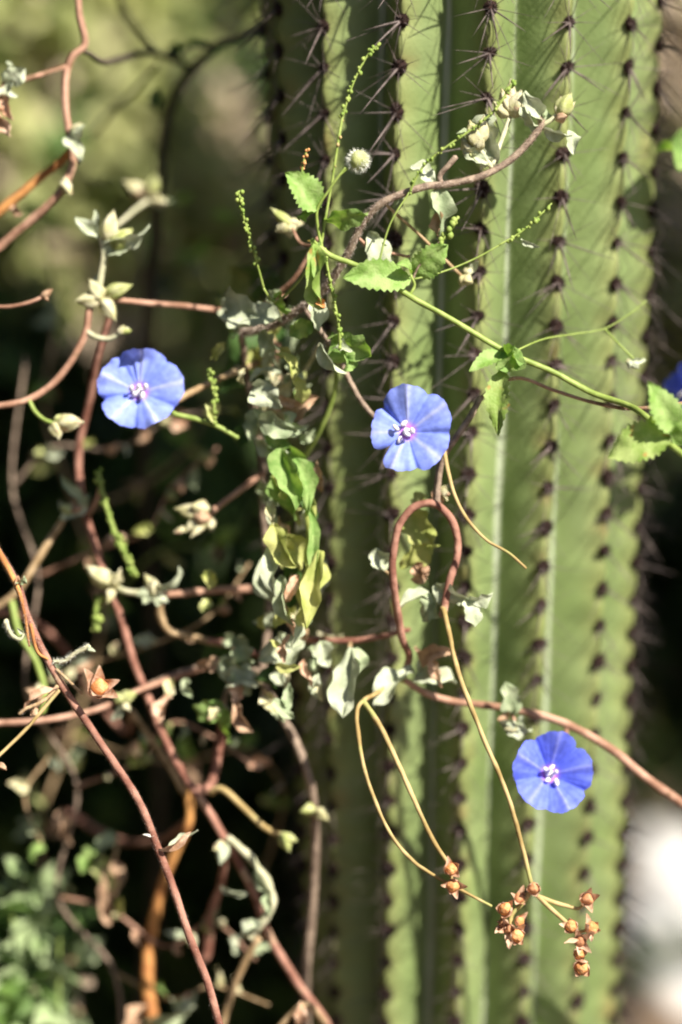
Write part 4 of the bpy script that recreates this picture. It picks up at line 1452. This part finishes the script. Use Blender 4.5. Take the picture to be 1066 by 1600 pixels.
# ------------------------------------------------------------------ 6 seed-head vine with the third flower
e = at(1090, 1275, 44)
gr = ground_run(e, 0.19, 0.10)
V6 = thing('seed_head_vine', 'reddish vine low across the cactus with straw stalks of dry orange seed heads', 'vine', gr[-1])
stem(V6, [(628, 1062, 36), (668, 1085, 38), (700, 1096, 39), (740, 1103, 40), (800, 1110, 40), (850, 1120, 40), (895, 1136, 40), (960, 1172, 41), (1010, 1212, 42), (1066, 1256, 44), (1090, 1275, 44)] + gr, 5.5, 9, 'pinkbrown')
stem(V6, [(628, 1062, 36), (640, 1030, 34), (628, 1000, 28), (619, 950, 22), (615, 915, 18), (615, 870, 16), (625, 820, 15), (648, 792, 15), (678, 786, 15), (703, 808, 15), (713, 845, 16), (710, 880, 16), (700, 910, 16), (692, 950, 15), (690, 962, 14)], 6, 6, 'red', name='side_stem')
stem(V6, [(690, 950, 14), (704, 1000, 8), (718, 1050, 5), (738, 1105, 4), (760, 1160, 4), (784, 1215, 4), (806, 1280, 5), (822, 1340, 6), (833, 1386, 6)], 4.2, 3.3, 'straw', name='seed_stalk', n=10, rough=0.3)
stem(V6, [(684, 786, 17), (686, 750, 16), (692, 715, 15), (712, 682, 12), (735, 650, 12), (752, 622, 14)], 6, 5, 'greystem', name='side_stem')
stem(V6, [(694, 705, 12), (700, 730, 10), (712, 775, 8), (730, 812, 6), (760, 845, 5), (795, 865, 4), (822, 888, 4)], 3.6, 2.0, 'straw', name='tendril')
stem(V6, [(752, 622, 14), (790, 596, 11), (816, 592, 9), (860, 608, 9), (905, 622, 8), (950, 634, 4), (980, 640, 1), (1030, 637, 0), (1090, 625, 2)], 2.6, 3.2, 'pinkbrown', name='side_stem', hair=900, hairlen=0.0006)
leaves(V6, """
648 1046 34 582 1104 28 46 lgrey 0.6 0.4 0.15
650 1054 34 712 1072 30 40 lgrey -0.6 0.4 0.15
656 1048 34 672 1028 32 26 lgrey 0.3 0.4 0.1
648 1008 32 712 1024 28 30 ldry 0.5 0.6 0.2
680 1030 32 690 1075 28 20 sepaldry 0.4 0.6 0.1
676 932 24 626 950 22 34 lgrey 0.9 0.5 0.2
692 935 20 658 966 24 36 lgreydk 0.4 0.4 0.1
680 912 20 738 944 14 34 lgrey 0.5 0.35 0.15
728 935 14 742 980 12 34 lgrey -0.4 0.4 0.1
732 940 14 770 926 12 22 lgrey 0.3 0.5 0.15
640 795 27 682 856 24 50 lyellow 0.3 0.3 0.1
672 840 26 628 890 28 40 lyellow -0.4 0.4 0.1
660 770 27 650 800 25 26 lyellow 0.5 0.5 0.1
600 892 24 590 856 22 38 lgrey 0.4 0.3 0.05
650 880 26 668 905 24 24 ldry 0.4 0.6 0.1
640 905 27 672 890 24 18 ldry 0.7 0.6 0.1
802 1116 36 790 1064 32 36 lgreydk 0.2 0.3 0.1
780 1128 34 832 1138 32 26 lgrey 0.4 0.5 0.1
790 1112 36 796 1132 33 20 ldry 0.4 0.5 0.1
672 790 26 690 760 22 26 sepaldry 0.4 0.6 0.1
700 782 25 676 765 22 20 cream 0.6 0.6 0.1
""")
stem(V6, [(602, 892, 24), (612, 900, 27)], 2, 2, 'tan', name='petiole')
cluster(V6, (690, 772, 22), 3, 12, 23, ('ldry', 'ldry', 'cream'), 0)
cluster(V6, (660, 895, 25), 3, 14, 24, ('ldry', 'ldry'), 0)
cluster(V6, (806, 1134, 33), 5, 18, 25, ('lgrey', 'lgrey', 'cream'), 1, up=(0, 0.4))
stem(V6, [(798, 1111, 39), (804, 1126, 35)], 3, 3, 'pinkbrown', name='petiole')
# straw stalks that rise in a hairpin at 560,1095
stem(V6, [(612, 1062, 34), (590, 1082, 26), (568, 1094, 18), (558, 1108, 14), (560, 1150, 10), (570, 1205, 7), (588, 1258, 5), (615, 1310, 4), (648, 1348, 4), (682, 1370, 4), (720, 1390, 4), (768, 1416, 5)], 4.0, 2.3, 'straw', name='seed_stalk', n=10, rough=0.3)
stem(V6, [(632, 1062, 35), (612, 1062, 34)], 4, 4.5, 'straw', name='seed_stalk')
stem(V6, [(568, 1094, 18), (592, 1130, 12), (622, 1195, 7), (650, 1258, 4), (680, 1318, 3), (702, 1350, 3)], 4.4, 3.4, 'straw', name='seed_stalk', n=10, rough=0.3)
for i, (x, y, b, r, ax, k, fl) in enumerate([
        (705, 1358, 1, 11.5, (0.1, 0.35, -1), 0, 0), (708, 1384, 1, 12.5, (0.1, -0.4, -1), 0, 0),
        (790, 1420, 3, 13, (-0.4, 0.3, -1), 0, 0), (812, 1404, 6, 12, (0.2, 0.6, -0.6), 1, 1), (786, 1443, 4, 9.5, (-0.6, -0.2, -0.8), 1, 1), (812, 1440, 5, 10, (0.6, 0.1, -0.7), 0, 1), (796, 1452, 3, 10, (-0.3, -0.3, -1), 1, 1), (808, 1462, 2, 13.5, (0.3, -0.25, -1), 0, 1),
        (834, 1388, 3, 11.5, (0.1, 0.1, -1), 1, 0),
        (918, 1405, 6, 12.5, (0.2, 0.2, -1), 1, 0),
        (893, 1447, 3, 12, (-0.3, 0.3, -1), 0, 0), (925, 1450, 3, 12.5, (0.5, 0.5, -0.8), 0, 1), (906, 1471, 2, 11, (0.1, 0.0, -1), 1, 2), (906, 1490, 2, 10.5, (-0.1, -0.2, -1), 0, 2), (910, 1512, 1, 13.5, (0.1, -0.2, -1), 0, 0)]):
    capsule(V6, (x, y, b), r * 0.92, ax, k, fl if i % 3 == 0 else 0, 50 + i, sep=0.95)
stem(V6, [(833, 1390, 6), (818, 1412, 6), (800, 1432, 6), (798, 1455, 6)], 3.8, 3.4, 'straw', name='seed_stalk')
stem(V6, [(838, 1398, 6), (860, 1420, 6), (882, 1440, 6), (898, 1456, 6), (908, 1482, 5), (910, 1506, 4)], 4.0, 3.0, 'straw', name='seed_stalk')
stem(V6, [(842, 1402, 6), (864, 1410, 7), (884, 1416, 8), (905, 1420, 8), (916, 1410, 7)], 4.2, 2.2, 'straw', name='seed_stalk')
stem(V6, [(898, 1456, 5), (914, 1455, 5), (924, 1452, 4)], 2.4, 2.2, 'straw', name='seed_stalk')
stem(V6, [(702, 1350, 3), (706, 1370, 4), (708, 1386, 4)], 3, 2.6, 'straw', name='seed_stalk')
leaves(V6, """
905 1468 1 881 1476 -2 8 sepaldry 0.5 0.6 0.1
800 1462 1 797 1484 -1 10 sepaldry 0.5 0.6 0.1
790 1448 5 774 1454 5 12 capsule_dk 0.5 0.6 0.1
926 1456 2 924 1472 1 8 sepaldry 0.2 0.6 0.1
""")
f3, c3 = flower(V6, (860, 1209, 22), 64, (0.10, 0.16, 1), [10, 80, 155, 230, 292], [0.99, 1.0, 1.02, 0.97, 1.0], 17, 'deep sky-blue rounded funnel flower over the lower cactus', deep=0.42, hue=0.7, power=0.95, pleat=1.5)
stem(V6, [(888, 1134, 40), (884, 1160, 39), (874, 1190, 37), c3], 5, 4, 'pinkbrown', name='pedicel')

# ------------------------------------------------------------------ 7 blue flower at the right edge, deep in shade
f4p = (1076, 622, 64)
e = at(1130, 660, 80)
gr = ground_run(e, 0.20, 0.18)
V7 = thing('edge_vine', 'vine with a dark blue flower half hidden behind a toothed leaf', 'vine', gr[-1])
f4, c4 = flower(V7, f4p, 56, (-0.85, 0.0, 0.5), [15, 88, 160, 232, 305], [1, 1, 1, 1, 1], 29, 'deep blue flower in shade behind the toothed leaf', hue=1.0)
stem(V7, [c4, (1110, 640, 86), (1130, 660, 84)] + gr, 4, 7, 'greystem')
leaves(V7, """
1100 250 62 1028 236 58 70 lgreen 0.5 0.3 0.1
1095 690 70 1060 650 66 40 ldark 0.5 0.3 0.1
""")
stem(V7, [(1130, 660, 84), (1125, 450, 76), (1100, 250, 62)], 5, 3, 'greystem', name='side_stem')

# ------------------------------------------------------------------ 8 orange and tan stems of the lower-left tangle
e = at(246, 1620, 95)
gr = ground_run(e, -0.06, 0.20)
V8 = thing('orange_stem_vine', 'blurred orange-brown stem rising behind the hairy red stem', 'vine', gr[-1])
stem(V8, [(296, 1230, 78), (300, 1275, 80), (280, 1325, 84), (255, 1380, 88), (238, 1430, 92), (230, 1490, 94), (234, 1550, 95), (246, 1620, 95)] + gr, 7, 14, 'orange')
stem(V8, [(292, 1240, 78), (270, 1200, 76), (235, 1150, 76), (205, 1110, 76)], 6, 5, 'tan', name='side_stem')
stem(V8, [(300, 1275, 80), (250, 1312, 110), (190, 1315, 130), (140, 1290, 140), (105, 1268, 140)], 5.5, 6.5, 'red', name='side_stem')
leaves(V8, """
228 1600 88 300 1545 84 36 lgreydk 0.8 0.6 0.2
234 1570 90 190 1612 86 30 ldry 0.7 0.6 0.1
186 1310 95 138 1330 92 28 lgreydk 0.6 0.6 0.1
146 1322 92 128 1366 90 28 lgreen 0.5 0.5 0.1
178 1345 95 176 1445 90 42 ldry 0.4 0.5 0.1
160 1340 95 186 1400 90 34 budgreen 0.6 0.5 0.1
100 1262 97 112 1320 95 30 ldry 0.5 0.6 0.1
268 1560 86 305 1575 84 24 lgrey 0.5 0.6 0.1
""")
stem(V8, [(185, 1313, 96), (182, 1330, 95), (178, 1350, 95)], 3, 3, 'tan', name='twig')
# reddish stems leaving through the left edge
e = at(-40, 1128, 45)
gr = ground_run(e, -0.22, 0.10)
V9 = thing('low_red_vine', 'smooth pale-red stem running level behind the hairy red stem', 'vine', gr[-1])
stem(V9, [(330, 1040, 61), (270, 1060, 56), (210, 1082, 50), (150, 1108, 47), (80, 1122, 45), (0, 1127, 45), (-40, 1128, 45)] + gr, 4.8, 6, 'pinkbrown')
cluster(V9, (190, 1098, 48), 3, 24, 31, ('budgreen', 'cream'), 1, up=(0.4, -0.1))
stem(V9, [(-30, 965, 66), (20, 930, 62), (60, 870, 60), (95, 815, 62), (124, 770, 66)], 6.5, 6, 'tan', name='side_stem')
stem(V9, [(-30, 965, 66), (-80, 1040, 56), (-40, 1128, 46)], 6, 6, 'tan', name='side_stem')
stem(V9, [(-30, 955, 70), (50, 968, 110), (98, 1010, 120), (140, 1080, 125), (190, 1140, 120), (206, 1112, 80)], 6, 5, 'red', name='side_stem')
stem(V9, [(15, 935, 63), (30, 990, 60), (55, 1030, 58), (70, 1080, 56), (65, 1112, 46)], 6, 5, 'green', name='side_stem')
cluster(V9, (66, 1085, 54), 3, 24, 32, ('ldry', 'ldry', 'cream'), 0, up=(-0.4, -0.1))

# ------------------------------------------------------------------ dry tangle between the near stems and the thicket
g0 = Vector((-0.07, 0.16, -0.01))
VD = thing('dry_tangle', 'wiry brown twigs with small withered leaves tangled behind the hairy red stem', 'plant', g0)
stem(VD, [(40, 560, 120), (20, 760, 110), (60, 900, 100), (40, 1080, 95), (120, 1230, 95), (90, 1400, 100), (180, 1520, 105), (190, 1640, 108), at(195, 1700, 110).lerp(g0, 0.5), g0], 2.4, 4, 'greystem')
TW = [[(40, 1080, 95), (130, 1040, 90), (230, 1010, 85), (330, 960, 80), (390, 880, 80)], [(120, 1230, 95), (210, 1190, 90), (270, 1130, 88), (330, 1150, 85), (400, 1200, 85)],
      [(60, 900, 100), (150, 860, 95), (230, 830, 92), (270, 760, 95), (340, 700, 95)], [(90, 1400, 100), (170, 1420, 95), (260, 1480, 90), (330, 1440, 88), (400, 1500, 85)],
      [(180, 1520, 105), (270, 1560, 95), (330, 1540, 90), (420, 1570, 85)], [(20, 760, 110), (80, 700, 108), (180, 700, 105), (280, 650, 100), (360, 640, 98)], [(40, 1080, 95), (80, 1170, 92), (40, 1240, 92), (70, 1330, 92)]]
rf = random.Random(123)
for T in TW:
    stem(VD, T, 3.4, 1.8, rf.choice(['tan', 'greystem', 'pinkbrown', 'palestem']), name='twig', seg=6)
    P_ = spline([Vector(p) for p in T], 6)
    for p in P_[3::2]:
        if rf.random() < 0.75:
            a = rf.uniform(0, 6.28)
            l = rf.uniform(16, 40)
            leaf(VD, (p.x, p.y, p.z), (p.x + math.cos(a) * l, p.y + math.sin(a) * l, p.z + rf.uniform(-8, 4)), l * rf.uniform(0.4, 0.75), rf.choice(['lgrey', 'ldry', 'sepaldry', 'lgreydk', 'cream', 'lyellow', 'lgreen']), rf.uniform(-1, 1), rf.uniform(0.3, 0.9), rf.uniform(-.2, .3))
        if rf.random() < 0.3:
            bud(VD, (p.x, p.y, p.z), (p.x + rf.uniform(-18, 18), p.y + rf.uniform(-5, 22), p.z - 3), rf.choice(['cream', 'ldry', 'budgreen']), 1.0)

# ------------------------------------------------------------------ 10 blurred twining plant deeper in the shade
g0 = Vector((-0.09, 0.24, -0.01))
V10 = thing('trailing_plant', 'thin blurred trailing plant with scattered small leaves deep in the dark gap', 'plant', g0)
rf = random.Random(91)
stem(V10, [(60, 330, 190), (90, 480, 180), (70, 640, 170), (120, 800, 165), (160, 960, 160), (110, 1150, 160), (60, 1300, 165), (100, 1450, 170), (130, 1640, 175), at(130, 1700, 178).lerp(g0, 0.5), g0], 3, 5, 'tan')
stem(V10, [(120, 800, 165), (220, 760, 170), (300, 690, 175), (330, 560, 185), (320, 420, 195)], 3, 2.5, 'tan', name='side_stem')
stem(V10, [(110, 1150, 160), (200, 1180, 150), (290, 1190, 145), (380, 1170, 140), (440, 1230, 140), (400, 1400, 150)], 3, 2.5, 'tan', name='side_stem')
stem(V10, [(160, 960, 160), (250, 860, 150), (350, 850, 150), (400, 780, 160)], 3, 2.5, 'green', name='side_stem')
for i, (x, y, b) in enumerate([(70, 340, 190), (95, 500, 180), (75, 600, 172), (90, 720, 168), (130, 860, 163), (165, 950, 160), (110, 1140, 160), (85, 1180, 160), (110, 1200, 158), (62, 1290, 162), (50, 1240, 160), (80, 1380, 165), (220, 760, 170), (290, 700, 174), (330, 600, 182), (322, 430, 195), (300, 400, 190), (350, 390, 185), (200, 1180, 150), (290, 1190, 145), (380, 1170, 140), (430, 1260, 140), (402, 1390, 150), (250, 860, 150), (340, 850, 150), (395, 790, 158), (45, 1300, 160), (330, 330, 170), (300, 300, 180)]):
    for k in range(rf.choice([1, 2, 2, 3])):
        a = rf.uniform(0, 6.28)
        l = rf.uniform(22, 48)
        leaf(V10, (x, y, b), (x + math.cos(a) * l, y + math.sin(a) * l, b + rf.uniform(-10, 6)), l * rf.uniform(0.4, 0.7), rf.choice(['lgreen', 'lyellow', 'lgreydk', 'ltooth', 'ldry', 'budgreen']), rf.uniform(-.8, .8))
